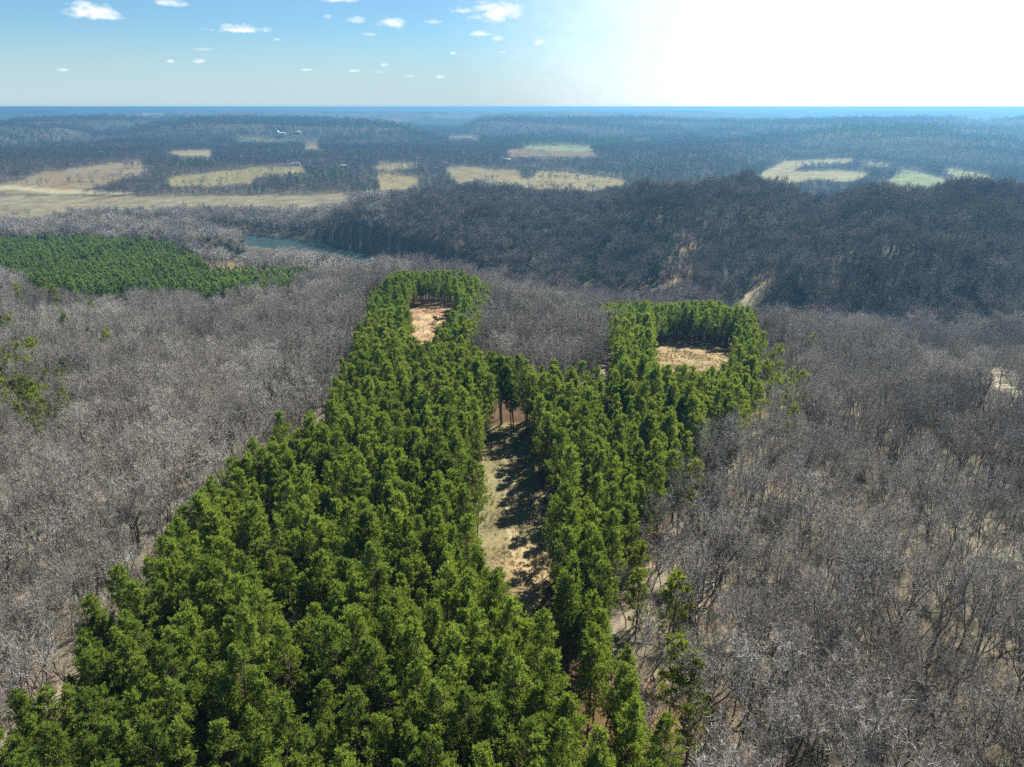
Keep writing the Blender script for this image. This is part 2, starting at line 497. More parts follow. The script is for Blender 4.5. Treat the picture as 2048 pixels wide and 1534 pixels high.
def foliage_mat(name, dark, light, trans=0.35, var=1.0, tan=None):
    m, N, L = new_mat(name)
    out = N.new('ShaderNodeOutputMaterial')
    info = N.new('ShaderNodeObjectInfo')
    att = node(N, 'ShaderNodeAttribute', attribute_name='tint')
    nz = node(N, 'ShaderNodeTexNoise', Scale=0.022, Detail=3.0)
    L.new(info.outputs['Location'], nz.inputs['Vector'])
    ramp = N.new('ShaderNodeMix'); ramp.data_type = 'RGBA'
    ramp.inputs['A'].default_value = (*dark, 1); ramp.inputs['B'].default_value = (*light, 1)
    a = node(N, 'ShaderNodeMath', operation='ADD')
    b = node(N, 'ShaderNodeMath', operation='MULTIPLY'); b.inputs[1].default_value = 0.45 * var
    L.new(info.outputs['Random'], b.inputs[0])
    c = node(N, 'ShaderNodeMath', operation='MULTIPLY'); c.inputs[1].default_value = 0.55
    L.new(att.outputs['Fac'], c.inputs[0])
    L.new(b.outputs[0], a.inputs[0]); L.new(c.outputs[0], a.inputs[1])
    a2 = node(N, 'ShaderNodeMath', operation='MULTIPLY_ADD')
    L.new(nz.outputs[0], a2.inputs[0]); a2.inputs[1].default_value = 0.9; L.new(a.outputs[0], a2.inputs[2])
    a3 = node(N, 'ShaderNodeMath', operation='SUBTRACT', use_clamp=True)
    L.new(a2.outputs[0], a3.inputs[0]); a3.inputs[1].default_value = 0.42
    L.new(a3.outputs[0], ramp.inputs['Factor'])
    d = N.new('ShaderNodeBsdfDiffuse')
    t = N.new('ShaderNodeBsdfTranslucent')
    g = node(N, 'ShaderNodeBsdfGlossy', Roughness=0.45)
    g.inputs['Color'].default_value = (1, 1, 1, 1)
    L.new(ramp.outputs['Result'], d.inputs['Color'])
    tb = node(N, 'ShaderNodeMix', data_type='RGBA', blend_type='MULTIPLY')
    tb.inputs['Factor'].default_value = 1.0
    L.new(ramp.outputs['Result'], tb.inputs['A']); tb.inputs['B'].default_value = (1.42, 1.35, 0.62, 1)
    L.new(tb.outputs['Result'], t.inputs['Color'])
    ms = node(N, 'ShaderNodeMixShader', Fac=trans) if False else N.new('ShaderNodeMixShader')
    ms.inputs[0].default_value = trans
    L.new(d.outputs[0], ms.inputs[1]); L.new(t.outputs[0], ms.inputs[2])
    ms2 = N.new('ShaderNodeMixShader'); ms2.inputs[0].default_value = 0.0
    L.new(ms.outputs[0], ms2.inputs[1]); L.new(g.outputs[0], ms2.inputs[2])
    L.new(ms2.outputs[0], out.inputs[0])
    return m


def bark_mat(name, dark, light, gloss=0.0, scale=0.018):
    """twig and bark colour; varies from tree to tree and in drifts over the wood"""
    m, N, L = new_mat(name)
    out = N.new('ShaderNodeOutputMaterial')
    info = N.new('ShaderNodeObjectInfo')
    nz = node(N, 'ShaderNodeTexNoise', Scale=scale, Detail=4.0, Roughness=0.6)
    L.new(info.outputs['Location'], nz.inputs['Vector'])
    mr = node(N, 'ShaderNodeMapRange'); mr.inputs['From Min'].default_value = 0.36; mr.inputs['From Max'].default_value = 0.64
    L.new(nz.outputs[0], mr.inputs['Value'])
    a = node(N, 'ShaderNodeMath', operation='MULTIPLY'); a.inputs[1].default_value = 0.5
    L.new(mr.outputs[0], a.inputs[0])
    b = node(N, 'ShaderNodeMath', operation='MULTIPLY_ADD', use_clamp=True); b.inputs[1].default_value = 0.5
    L.new(info.outputs['Random'], b.inputs[0]); L.new(a.outputs[0], b.inputs[2])
    mx = N.new('ShaderNodeMix'); mx.data_type = 'RGBA'
    mx.inputs['A'].default_value = (*dark, 1); mx.inputs['B'].default_value = (*light, 1)
    L.new(b.outputs[0], mx.inputs['Factor'])
    d = N.new('ShaderNodeBsdfDiffuse')
    L.new(mx.outputs['Result'], d.inputs['Color'])
    L.new(d.outputs[0], out.inputs[0])
    return m


def plain_mat(name, col, rough=0.8, metal=0.0, var=0.15, scale=0.5):
    m, N, L = new_mat(name)
    out = N.new('ShaderNodeOutputMaterial')
    p = node(N, 'ShaderNodeBsdfPrincipled', Roughness=rough, Metallic=metal)
    tc = N.new('ShaderNodeTexCoord')
    nz = node(N, 'ShaderNodeTexNoise', Scale=scale, Detail=5.0)
    L.new(tc.outputs['Object'], nz.inputs['Vector'])
    mx = N.new('ShaderNodeMix'); mx.data_type = 'RGBA'
    mx.inputs['A'].default_value = (*[c * (1 - var) for c in col], 1)
    mx.inputs['B'].default_value = (*[min(1, c * (1 + var)) for c in col], 1)
    L.new(nz.outputs[0], mx.inputs['Factor'])
    L.new(mx.outputs['Result'], p.inputs['Base Color'])
    L.new(p.outputs[0], out.inputs[0])
    return m


def ground_mat():
    m, N, L = new_mat('ground_cover')
    out = N.new('ShaderNodeOutputMaterial')
    att = node(N, 'ShaderNodeAttribute', attribute_name='cover')
    geo = N.new('ShaderNodeNewGeometry')

    def nz(scale, detail, rough=0.6):
        n_ = node(N, 'ShaderNodeTexNoise', Scale=scale, Detail=detail, Roughness=rough)
        L.new(geo.outputs['Position'], n_.inputs['Vector'])
        mr = node(N, 'ShaderNodeMapRange')
        mr.inputs['From Min'].default_value = 0.3; mr.inputs['From Max'].default_value = 0.7
        L.new(n_.outputs[0], mr.inputs['Value'])
        return mr.outputs[0]
    a = nz(1.6, 6, 0.7); b = nz(0.14, 5); c = nz(0.02, 3)
    s = node(N, 'ShaderNodeMath', operation='MULTIPLY_ADD'); s.inputs[1].default_value = 0.55; L.new(a, s.inputs[0])
    s2 = node(N, 'ShaderNodeMath', operation='MULTIPLY_ADD'); s2.inputs[1].default_value = 0.4; L.new(b, s2.inputs[0])
    s2.inputs[2].default_value = 0.42
    L.new(s2.outputs[0], s.inputs[2])
    sc_ = node(N, 'ShaderNodeVectorMath', operation='SCALE')
    L.new(att.outputs['Color'], sc_.inputs[0]); L.new(s.outputs[0], sc_.inputs['Scale'])
    # greenish and rusty drifts
    g = node(N, 'ShaderNodeMix', data_type='RGBA', blend_type='MULTIPLY')
    g.inputs['B'].default_value = (0.82, 0.98, 0.72, 1)
    L.new(nz(0.33, 4), g.inputs['Factor']); L.new(sc_.outputs[0], g.inputs['A'])
    g2 = node(N, 'ShaderNodeMix', data_type='RGBA', blend_type='MULTIPLY')
    g2.inputs['B'].default_value = (1.05, 0.91, 0.84, 1)
    L.new(c, g2.inputs['Factor']); L.new(g.outputs['Result'], g2.inputs['A'])
    d = N.new('ShaderNodeBsdfDiffuse')
    L.new(g2.outputs['Result'], d.inputs['Color'])
    bump = node(N, 'ShaderNodeBump', Strength=0.6, Distance=0.25)
    L.new(a, bump.inputs['Height'])
    L.new(bump.outputs[0], d.inputs['Normal'])
    L.new(d.outputs[0], out.inputs[0])
    return m


M_GROUND = ground_mat()
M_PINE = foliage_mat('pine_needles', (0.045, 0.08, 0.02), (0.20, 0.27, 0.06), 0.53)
M_PINE_FAR = foliage_mat('plantation_needles', (0.05, 0.09, 0.03), (0.18, 0.26, 0.08), 0.47)
M_YOUNG = foliage_mat('young_pine_needles', (0.08, 0.115, 0.015), (0.20, 0.245, 0.04), 0.5)
M_CEDAR = foliage_mat('cedar_foliage', (0.022, 0.042, 0.016), (0.06, 0.10, 0.03), 0.3)
M_PBARK = bark_mat('pine_bark', (0.06, 0.045, 0.035), (0.14, 0.10, 0.075))
M_BARK = bark_mat('hardwood_bark', (0.045, 0.039, 0.033), (0.15, 0.135, 0.115))
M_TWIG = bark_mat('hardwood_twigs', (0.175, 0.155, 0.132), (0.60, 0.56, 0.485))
M_TWIG_HILL_SHADED = bark_mat('hill_hardwood_twigs', (0.065, 0.058, 0.053), (0.34, 0.30, 0.27), scale=0.012)  # darker copy of the twigs: the hillside's shade painted into the colour
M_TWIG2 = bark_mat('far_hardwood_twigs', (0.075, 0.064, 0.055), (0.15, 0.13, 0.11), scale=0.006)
M_RUST = bark_mat('dead_oak_leaves', (0.24, 0.1, 0.05), (0.36, 0.18, 0.1))


# ------------------------------------------------------------------ ground sheet: polar grid round the camera's hill
def build_ground():
    ang_f = np.radians(np.linspace(-46, 46, 460))
    ang_b = np.radians(np.linspace(46, 314, 90))[1:-1]
    ang = np.concatenate([ang_f, ang_b])
    rad = [6.0]
    while rad[-1] < 42000:
        r_ = rad[-1]
        k = 0.012 if 90 < r_ < 420 else (0.017 if r_ < 3500 else 0.0125)
        if r_ < 90: k = 0.06
        rad.append(r_ * (1 + k))
    rad = np.array(rad)
    AA, RR = np.meshgrid(ang, rad)
    X, Y = np.sin(AA) * RR, np.cos(AA) * RR
    Z = height(X, Y)
    # far off the mesh itself carries the canopy: bumps the size of trees
    k = np.clip((RR - 3600) / 1200, 0, 1)
    Z = Z + k * (13 + 9 * fbm(X / 60, Y / 60, 3, 40) + 8 * fbm(X / 190, Y / 190, 2, 50))
    na, nr = len(ang), len(rad)
    V = np.stack([X.ravel(), Y.ravel(), Z.ravel()], 1)
    V = np.vstack([V, [[0, 0, float(height(np.array([0.]), np.array([0.]))[0])]]])
    i = np.arange(nr - 1)[:, None]; j = np.arange(na)[None, :]
    jn = (j + 1) % na
    F = np.stack([i * na + j, i * na + jn, (i + 1) * na + jn, (i + 1) * na + j], -1).reshape(-1, 4)
    fan = np.stack([np.full(na, len(V) - 1), (np.arange(na) + 1) % na, np.arange(na)], 1)
    # albedo per vertex
    x, y, z = V[:, 0], V[:, 1], V[:, 2]
    col = np.tile(LITTER, (len(V), 1))
    r = np.hypot(x, y)
    col *= (1 + 0.55 * fbm(x / 35, y / 35, 3, 61))[:, None]
    # grey brown of bare woods far off, branch shade put into the colour, with drifts of evergreen and some pasture
    k1 = np.clip((r - 410) / 110, 0, 1)[:, None]; k2 = np.clip((r - 1000) / 300, 0, 1)[:, None]
    ns = (1 + 0.5 * fbm(x / 45, y / 45, 3, 63))[:, None]
    col = col * (1 - k1) + np.array([0.092, 0.08, 0.07]) * ns * k1
    col = col * (1 - k2) + np.array([0.085, 0.073, 0.063]) * ns * k2
    farw = np.clip((r - 3000) / 1500, 0, 1)[:, None]
    nn = fbm(x / 420, y / 420, 4, 70)
    woods = np.array([0.10, 0.086, 0.073]) * (1 + 0.5 * fbm(x / 150, y / 150, 3, 71))[:, None]
    ever = np.array([0.04, 0.062, 0.035])
    e = np.clip((nn - 0.05) * 9, 0, 1)[:, None]
    far_col = woods * (1 - e) + ever * e
    pas = np.clip((fbm(x / 520, y / 520, 3, 90) - 0.30) * 22, 0, 1) * np.clip((x + 1200) / -800, 0.0, 1)
    far_col = far_col * (1 - pas[:, None]) + np.array([0.30, 0.26, 0.17]) * pas[:, None]
    col = col * (1 - farw) + far_col * farw
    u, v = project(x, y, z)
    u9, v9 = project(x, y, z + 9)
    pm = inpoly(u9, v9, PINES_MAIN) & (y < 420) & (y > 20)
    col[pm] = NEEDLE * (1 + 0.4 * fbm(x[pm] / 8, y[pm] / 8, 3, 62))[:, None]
    idx = np.full(len(V), -1)
    for ci, c in enumerate(COVERS):
        poly = np.array(c[2], float)
        cen = poly.mean(0)
        grow = 1.0 + (0.10 if c[0] != 'field' else 0.0)
        m = inpoly(u, v, cen + (poly - cen) * grow) & dist_gate(y, c[3])
        if c[0] == 'field':
            m |= inpoly(u, v, poly + np.array([0, 5.0 if poly[:, 1].mean() > 320 else 1.5])) & dist_gate(y, c[3])
        base = np.array(c[4]) * (0.52 if c[0] == 'field' else (0.56 if ci == 0 else 0.66))
        nz = 1 + 0.30 * fbm(x[m] / 26, y[m] / 26, 4, ci) + 0.16 * fbm(x[m] / 5, y[m] / 5, 2, ci)
        cc = base * nz[:, None]
        if ci == 0:      # clay showing at the glade's near end, greener middle
            q = np.clip(fbm(x[m] / 14, y[m] / 20, 3, 5) * 3 + 0.3, 0, 1)[:, None]
            w = np.exp(-((x[m] - 3) ** 2 / 60 + (y[m] - 122) ** 2 / 160))[:, None]
            cc = cc * (1 - 0.35 * q) + np.array([0.2, 0.2, 0.1]) * 0.35 * q
            cc = cc * (1 - 0.45 * w) + np.array([0.40, 0.25, 0.15]) * 0.45 * w
            rd_, _ = seg_dist(x[m], y[m], ground_line([(1008, 868), (1018, 930), (1022, 1000), (1026, 1060), (1042, 1130), (1055, 1195)]))
            w = (np.exp(-((rd_ - 0.95) / 0.38) ** 2) * (0.35 + 0.4 * np.clip(fbm(x[m] / 3, y[m] / 9, 2, 66) + .5, 0, 1)))[:, None]
            cc = cc * (1 - w) + np.array([0.46, 0.38, 0.27]) * w
        if ci == 1:
            q = np.clip(fbm(x[m] / 9, y[m] / 16, 3, 15) * 3 + 0.5, 0, 1)[:, None]
            cc = cc * (1 - 0.5 * q) + np.array([0.40, 0.31, 0.215]) * 0.5 * q
        if ci == 4:      # harvest rows
            st = np.sin((y[m] + 0.06 * x[m] + 6 * fbm(x[m] / 200, y[m] / 60, 2, 8)) / 7.5) * 0.5 + 0.5
            st2 = vnoise(x[m] / 400, y[m] / 11, 5)
            cc = cc * (0.88 + 0.1 * st + 0.35 * st2)[:, None]
            right = np.clip((x[m] - 0) / -200, 0, 1)[:, None]
            cc = cc * (0.85 + 0.15 * right)
        if ci == 5:
            q = np.clip(fbm(x[m] / 30, y[m] / 40, 4, 25) * 4 + 0.35, 0, 1)[:, None]
            cc = cc * (1 - q) + np.array([0.17, 0.14, 0.11]) * q
        col[m] = cc
        idx[m] = ci
    for ti, t in enumerate(TRACKS):
        P_ = ground_line(t[2])
        d, _ = seg_dist(x, y, P_)
        hw = t[3] + 0.009 * np.hypot(x, y)
        w = np.clip(1.6 - d / hw, 0, 1)[:, None]
        col[:] = col * (1 - w) + np.array(t[4]) * w
    # bare patches on the wooded slopes
    for (uu, vv, rr, cc) in [(1325, 432, 7, (0.32, 0.26, 0.2)), (1895, 470, 16, (0.4, 0.33, 0.22)), (1790, 500, 12, (0.32, 0.27, 0.2)), (1880, 722, 12, (0.42, 0.34, 0.22)),
                             (280, 640, 12, (0.33, 0.2, 0.14)), (330, 670, 12, (0.3, 0.16, 0.12)), (180, 750, 10, (0.34, 0.2, 0.15)), (250, 705, 12, (0.27, 0.17, 0.12)), (600, 860, 6, (0.36, 0.22, 0.13)), (1400, 960, 9, (0.3, 0.2, 0.15)),
                             (1310, 1440, 7, (0.4, 0.22, 0.12)), (1280, 1070, 8, (0.3, 0.19, 0.14)), (40, 1390, 6, (0.36, 0.25, 0.19)), (1520, 1520, 8, (0.3, 0.2, 0.15))]:
        gx, gy = ground_at(uu, vv)
        w = np.exp(-((x - gx) ** 2 + (y - gy) ** 2) / rr ** 2)[:, None] * 0.6
        col[:] = col * (1 - w) + np.array(cc) * w
    rd, rt = seg_dist(x, y, RIVER)
    rh = np.interp(rt, np.arange(len(RIV_HALF)), RIV_HALF)
    bank = np.clip(1 - (rd - rh) / 10, 0, 1)[:, None] * (rd < 80)[:, None]
    col[:] = col * (1 - bank) + np.array([0.16, 0.12, 0.085]) * bank
    col = np.clip(col, 0.01, 0.7)
    # split along cell edges into the ground and its openings, one material and shared colours
    fidx = idx[F]
    fc = np.where((fidx == fidx[:, :1]).all(1), fidx[:, 0], -1)
    colA = np.concatenate([col, np.ones((len(col), 1))], 1).astype(np.float32)

    def emit(name, faces, label=None):
        used = np.unique(np.concatenate([f.ravel() for f in faces]))
        remap = np.full(len(V), -1); remap[used] = np.arange(len(used))
        me = mesh_np(name, V[used], [remap[f] for f in faces], [M_GROUND], smooth=True)
        ca = me.color_attributes.new('cover', 'FLOAT_COLOR', 'POINT')
        ca.data.foreach_set('color', colA[used].ravel())
        o = bpy.data.objects.new(name, me)
        C.objects.link(o)
        tag(o, label=label, kind='structure')
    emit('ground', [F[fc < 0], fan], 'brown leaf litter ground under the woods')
    for ci, c in enumerate(COVERS):
        f = F[fc == ci]
        if len(f):
            emit(c[0], [f], c[1])


def ground_at(u, v):
    """walk a sight line down to the land"""
    d = px_dir(u, v)
    d = d / np.linalg.norm(d)
    t = np.concatenate([np.arange(40, 1500, 2.0), np.arange(1500, 7000, 8.0)])
    X, Y, Zr = d[0] * t, d[1] * t, EYE + d[2] * t
    H_ = height(X, Y)
    below = np.where(Zr < H_)[0]
    k = below[0] if len(below) else len(t) - 1
    return X[k], Y[k]


def ground_line(pts):
    return np.array([ground_at(*p) for p in pts])


build_ground()


def build_river():
    pts, hw = [], []
    for i in range(len(RIVER) - 1):
        for s in np.linspace(0, 1, 6)[:-1]:
            pts.append(RIVER[i] * (1 - s) + RIVER[i + 1] * s)
            hw.append((RIV_HALF[i] * (1 - s) + RIV_HALF[i + 1] * s) + 6)
    pts = np.array(pts); hw = np.array(hw)
    keep = slice(6, None)
    pts, hw = pts[keep], hw[keep]
    tg = np.gradient(pts, axis=0); tg /= np.linalg.norm(tg, axis=1)[:, None]
    nr = np.stack([-tg[:, 1], tg[:, 0]], 1)
    A_, B_ = pts + nr * hw[:, None], pts - nr * hw[:, None]
    V = np.concatenate([np.c_[A_, np.full(len(A_), -57.2)], np.c_[B_, np.full(len(B_), -57.2)]])
    k = len(pts); i = np.arange(k - 1)
    F = np.stack([i, i + 1, k + i + 1, k + i], 1)
    m, N, L = new_mat('river_water')
    out = N.new('ShaderNodeOutputMaterial')
    p = node(N, 'ShaderNodeBsdfPrincipled', Roughness=0.12, IOR=1.33)
    p.inputs['Base Color'].default_value = (0.028, 0.052, 0.052, 1)
    geo = N.new('ShaderNodeNewGeometry')
    nz = node(N, 'ShaderNodeTexNoise', Scale=0.5, Detail=4.0)
    L.new(geo.outputs['Position'], nz.inputs['Vector'])
    b = node(N, 'ShaderNodeBump', Strength=0.25, Distance=0.3)
    L.new(nz.outputs[0], b.inputs['Height']); L.new(b.outputs[0], p.inputs['Normal'])
    L.new(p.outputs[0], out.inputs[0])
    o = bpy.data.objects.new('river', mesh_np('river', V, F, [m], smooth=True))
    C.objects.link(o)
    tag(o, 'blue green river bending between the bare woods', kind='structure')


build_river()

# ------------------------------------------------------------------ trees
class Geo:
    """collects tubes, blades and their tint"""
    def __init__(s):
        s.v, s.f3, s.f4, s.t, s.n = [], [], [], [], 0

    def tube(s, p0, p1, r0, r1, k=4):
        p0, p1 = np.asarray(p0, float), np.asarray(p1, float)
        d = p1 - p0
        d /= (np.linalg.norm(d) + 1e-9)
        a = np.cross(d, [0.3, 0.8, 0.5]); a /= np.linalg.norm(a) + 1e-9
        b = np.cross(d, a)
        th = np.arange(k) * 2 * PI / k
        ring = np.cos(th)[:, None] * a + np.sin(th)[:, None] * b
        s.v.append(np.concatenate([p0 + ring * r0, p1 + ring * r1]))
        i = np.arange(k)
        s.f4.append(np.stack([i, (i + 1) % k, k + (i + 1) % k, k + i], 1) + s.n)
        s.t.append(np.zeros(2 * k)); s.n += 2 * k

    def blades(s, p, d, length, width, tint, quad=False):
        """p, d (m,3); thin pointed slivers"""
        p = np.asarray(p); d = np.asarray(d)
        m_ = len(p)
        if not m_: return
        rnd = rng.normal(size=(m_, 3))
        a = np.cross(d, rnd); a /= np.linalg.norm(a, axis=1)[:, None] + 1e-9
        length = np.broadcast_to(length, m_)[:, None]; width = np.broadcast_to(width, m_)[:, None]
        tint = np.broadcast_to(tint, m_)
        if quad:
            mid = p + d * length * 0.55
            V = np.stack([p, mid + a * width * .5, p + d * length, mid - a * width * .5], 1).reshape(-1, 3)
            s.f4.append(np.arange(m_ * 4).reshape(-1, 4) + s.n)
            s.t.append(np.repeat(tint, 4)); s.n += m_ * 4
        else:
            V = np.stack([p - a * width * .5, p + a * width * .5, p + d * length], 1).reshape(-1, 3)
            s.f3.append(np.arange(m_ * 3).reshape(-1, 3) + s.n)
            s.t.append(np.repeat(tint, 3)); s.n += m_ * 3
        s.v.append(V)

    def mesh(s, name, mats):
        V = np.concatenate(s.v)
        F = []
        if s.f4: F.append(np.concatenate(s.f4))
        if s.f3: F.append(np.concatenate(s.f3))
        me = mesh_np(name, V, F, mats)
        at = me.attributes.new('tint', 'FLOAT', 'POINT')
        at.data.foreach_set('value', np.concatenate(s.t).astype(np.float32))
        return me


def unit(v):
    return v / (np.linalg.norm(v, axis=-1, keepdims=True) + 1e-9)


def merge_geo(name, ga, gb, ma, mb):
    """one mesh out of trunk and crown with two materials, for the woods' stock"""
    V = np.concatenate(ga.v + gb.v)
    F, MI = [], []
    def grab(g, off, mi):
        for lst in (g.f4, g.f3):
            if lst:
                a = np.concatenate(lst) + off
                F.append(a); MI.append(np.full(len(a), mi))
    grab(ga, 0, 0); grab(gb, ga.n, 1)
    me = mesh_np(name, V, F, [ma, mb], np.concatenate(MI))
    at = me.attributes.new('tint', 'FLOAT', 'POINT')
    at.data.foreach_set('value', np.concatenate(ga.t + gb.t).astype(np.float32))
    return me


def pine(h, rad, base_frac, ntuft, seed, blade=0.5, bw=0.13, nb=6, round_=1.0):
    global rng
    rng = np.random.default_rng(seed)
    T, K_ = Geo(), Geo()
    lean = rng.normal(0, 0.012, 2)
    segs = 5
    prev = np.array([0, 0, -0.6])
    for i in range(segs):
        z1 = h * 0.96 * (i + 1) / segs
        p = np.array([lean[0] * z1 + rng.normal(0, .05), lean[1] * z1 + rng.normal(0, .05), z1])
        r0 = 0.19 * (1 - 0.9 * i / segs); r1 = 0.19 * (1 - 0.9 * (i + 1) / segs)
        T.tube(prev, p, r0 * h / 19, r1 * h / 19, 5)
        prev = p
    zb = h * base_frac
    cl = h - zb
    P_, D_, tn, sz = [], [], [], []
    nbr = max(14, int(ntuft / 11))
    lob = rng.uniform(0, 2 * PI, 3)
    for i in range(nbr):
        f = ((i + rng.uniform(0, 1)) / nbr) ** 0.85       # 0 crown base, 1 top
        z = zb + cl * f
        th = rng.uniform(0, 2 * PI)
        prof = (1 - f) ** 0.5 * (0.55 + 0.45 * min(1, f * 4)) if round_ else (1 - f)
        R_ = rad * prof * (0.72 + 0.5 * rng.random()) * (1 + 0.22 * math.cos(2 * th + lob[0]) + 0.14 * math.cos(3 * th + lob[1])) + 0.25
        up = 0.12 + 0.75 * f + rng.normal(0, 0.08)
        c0 = np.array([lean[0] * z, lean[1] * z, z])
        dirn = unit(np.array([math.cos(th), math.sin(th), up]))
        tip = c0 + dirn * R_
        T.tube(c0, c0 + dirn * R_ * 0.9, 0.035, 0.012, 3)
        nt = max(4, int(11 * (0.5 + R_ / rad)))
        s_ = rng.uniform(0.25, 1.0, nt) ** 0.7
        side = np.cross(dirn, [0, 0, 1.0])
        off = rng.normal(0, 1, nt) * 0.34 * R_ * (1.15 - s_)
        q = c0 + dirn * (R_ * s_)[:, None] + side * off[:, None] + np.array([0, 0, 1]) * (0.18 * s_ * R_ + rng.normal(0, 0.16, nt))[:, None]
        P_.append(q)
        D_.append(unit(dirn * 0.55 + np.array([0, 0, 0.75]) + side * (off / (R_ + .1))[:, None] * 0.6 + rng.normal(0, 0.22, (nt, 3))))
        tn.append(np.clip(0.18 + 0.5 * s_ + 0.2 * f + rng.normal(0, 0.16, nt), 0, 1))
        sz.append(0.75 + 0.5 * rng.random(nt))
    # leading shoots
    k = 7
    th = rng.uniform(0, 2 * PI, k)
    P_.append(np.stack([lean[0] * h + np.cos(th) * .3, lean[1] * h + np.sin(th) * .3, h - 0.2 - rng.random(k) * 0.9], 1))
    D_.append(unit(np.stack([np.cos(th) * .35, np.sin(th) * .35, np.ones(k)], 1)))
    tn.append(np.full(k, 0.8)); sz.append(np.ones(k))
    P_, D_, tn, sz = np.concatenate(P_), np.concatenate(D_), np.concatenate(tn), np.concatenate(sz)
    m_ = len(P_)
    PP = np.repeat(P_, nb, 0); DD = unit(np.repeat(D_, nb, 0) + rng.normal(0, 0.55, (m_ * nb, 3)))
    L_ = blade * np.repeat(sz, nb) * rng.uniform(0.7, 1.2, m_ * nb)
    K_.blades(PP + rng.normal(0, 0.07, PP.shape), DD, L_, bw * rng.uniform(0.7, 1.3, m_ * nb), np.repeat(tn, nb) + rng.normal(0, 0.06, m_ * nb), quad=True)
    return T, K_


def bare_tree(h, spread, seed, ntw=2200, fork=0.45, tw_len=1.3, tw_w=0.045, slim=1.0):
    global rng
    rng = np.random.default_rng(seed)
    T, K_ = Geo(), Geo()
    ends = []

    def grow(p, d, length, r, level):
        nseg = 3 if level < 2 else 2
        for i in range(nseg):
            d2 = unit(d + rng.normal(0, 0.09 + 0.05 * level, 3) + np.array([0, 0, 0.07 * level]))
            q = p + d2 * length / nseg
            T.tube(p, q, r * (1 - 0.22 * i / nseg) , r * (1 - 0.22 * (i + 1) / nseg), 5 if level == 0 else 3)
            if level >= 1:
                ends.append((p, q, level))
                if level >= 2 or i > 0:
                    if rng.random() < 0.75 and level < 4:
                        a = unit(np.cross(d2, rng.normal(size=3)))
                        grow(q, unit(d2 * 0.75 + a * 0.7 + [0, 0, 0.15]), length * rng.uniform(0.38, 0.6), r * 0.42, level + 1)
            elif i >= 1 and slim >= 1:
                if rng.random() < 0.5:
                    a = rng.uniform(0, 2 * PI)
                    grow(q, unit(np.array([math.cos(a), math.sin(a), 0.5])), length * 0.35, r * 0.35, 2)
            p, d = q, d2
        if level < 4 and length > 1.2:
            kids = (3 if level == 0 else 2) + (rng.random() < 0.35)
            a0 = rng.uniform(0, 2 * PI)
            for c in range(kids):
                a = a0 + c * 2 * PI / kids + rng.normal(0, 0.3)
                s_ = spread * (0.8 if level == 0 else 0.62) * rng.uniform(0.6, 1.25)
                e1 = unit(np.cross(d, [0.31, 0.57, 0.2])); e2 = np.cross(d, e1)
                dd = unit(d + (e1 * math.cos(a) + e2 * math.sin(a)) * s_ + np.array([0, 0, 0.12]))
                grow(p, dd, length * (rng.uniform(0.72, 0.9) if level == 0 else rng.uniform(0.58, 0.8)) * (0.85 if level == 0 else 1), r * 0.56, level + 1)
    grow(np.array([0, 0, -0.5]), np.array([rng.normal(0, .03), rng.normal(0, .03), 1.0]), h * fork, 0.0115 * h * slim, 0)
    # normalise height
    P0 = np.array([e[0] for e in ends]); P1 = np.array([e[1] for e in ends]); lv = np.array([e[2] for e in ends])
    w = np.where(lv == 1, 0.35, 1.0) * np.linalg.norm(P1 - P0, axis=1)
    k = rng.choice(len(ends), ntw, p=w / w.sum())
    t = rng.random(ntw)[:, None]
    p = P0[k] * (1 - t) + P1[k] * t
    dv = unit(P1[k] - P0[k])
    d = unit(dv * 0.7 + rng.normal(0, 0.55, (ntw, 3)) + np.array([0, 0, 0.25]))
    L_ = tw_len * rng.uniform(0.5, 1.25, ntw)
    K_.blades(p, d, L_, tw_w * rng.uniform(0.7, 1.3, ntw), 0.5)
    # second order twiglets
    k2 = rng.choice(ntw, ntw)
    p2 = p[k2] + d[k2] * (L_[k2] * rng.uniform(0.3, 0.9, ntw))[:, None]
    K_.blades(p2, unit(d[k2] + rng.normal(0, 0.6, (ntw, 3))), tw_len * 0.6 * rng.uniform(0.5, 1.2, ntw), tw_w * 0.7, 0.5)
    zs = max(np.concatenate(K_.v)[:, 2].max(), 1)
    sc_ = h / zs
    for g in (T, K_):
        g.v = [a * np.array([sc_, sc_, sc_]) for a in g.v]
    return T, K_


def bush(h, rad, seed, n_=500):
    global rng
    rng = np.random.default_rng(seed)
    T, K_ = Geo(), Geo()
    for i in range(5):
        a = rng.uniform(0, 2 * PI)
        T.tube([0, 0, -0.3], [math.cos(a) * rad * .5, math.sin(a) * rad * .5, h * .7], 0.04, 0.015, 3)
    a = rng.uniform(0, 2 * PI, n_); rr = rad * np.sqrt(rng.random(n_)) * 0.8; z = h * rng.random(n_) ** 0.8 * 0.85
    p = np.stack([np.cos(a) * rr, np.sin(a) * rr, z], 1)
    K_.blades(p, unit(p * [1, 1, 0.2] / rad + rng.normal(0, 0.5, (n_, 3)) + [0, 0, 0.8]), rng.uniform(0.4, 1.1, n_), 0.035, 0.5)
    return T, K_


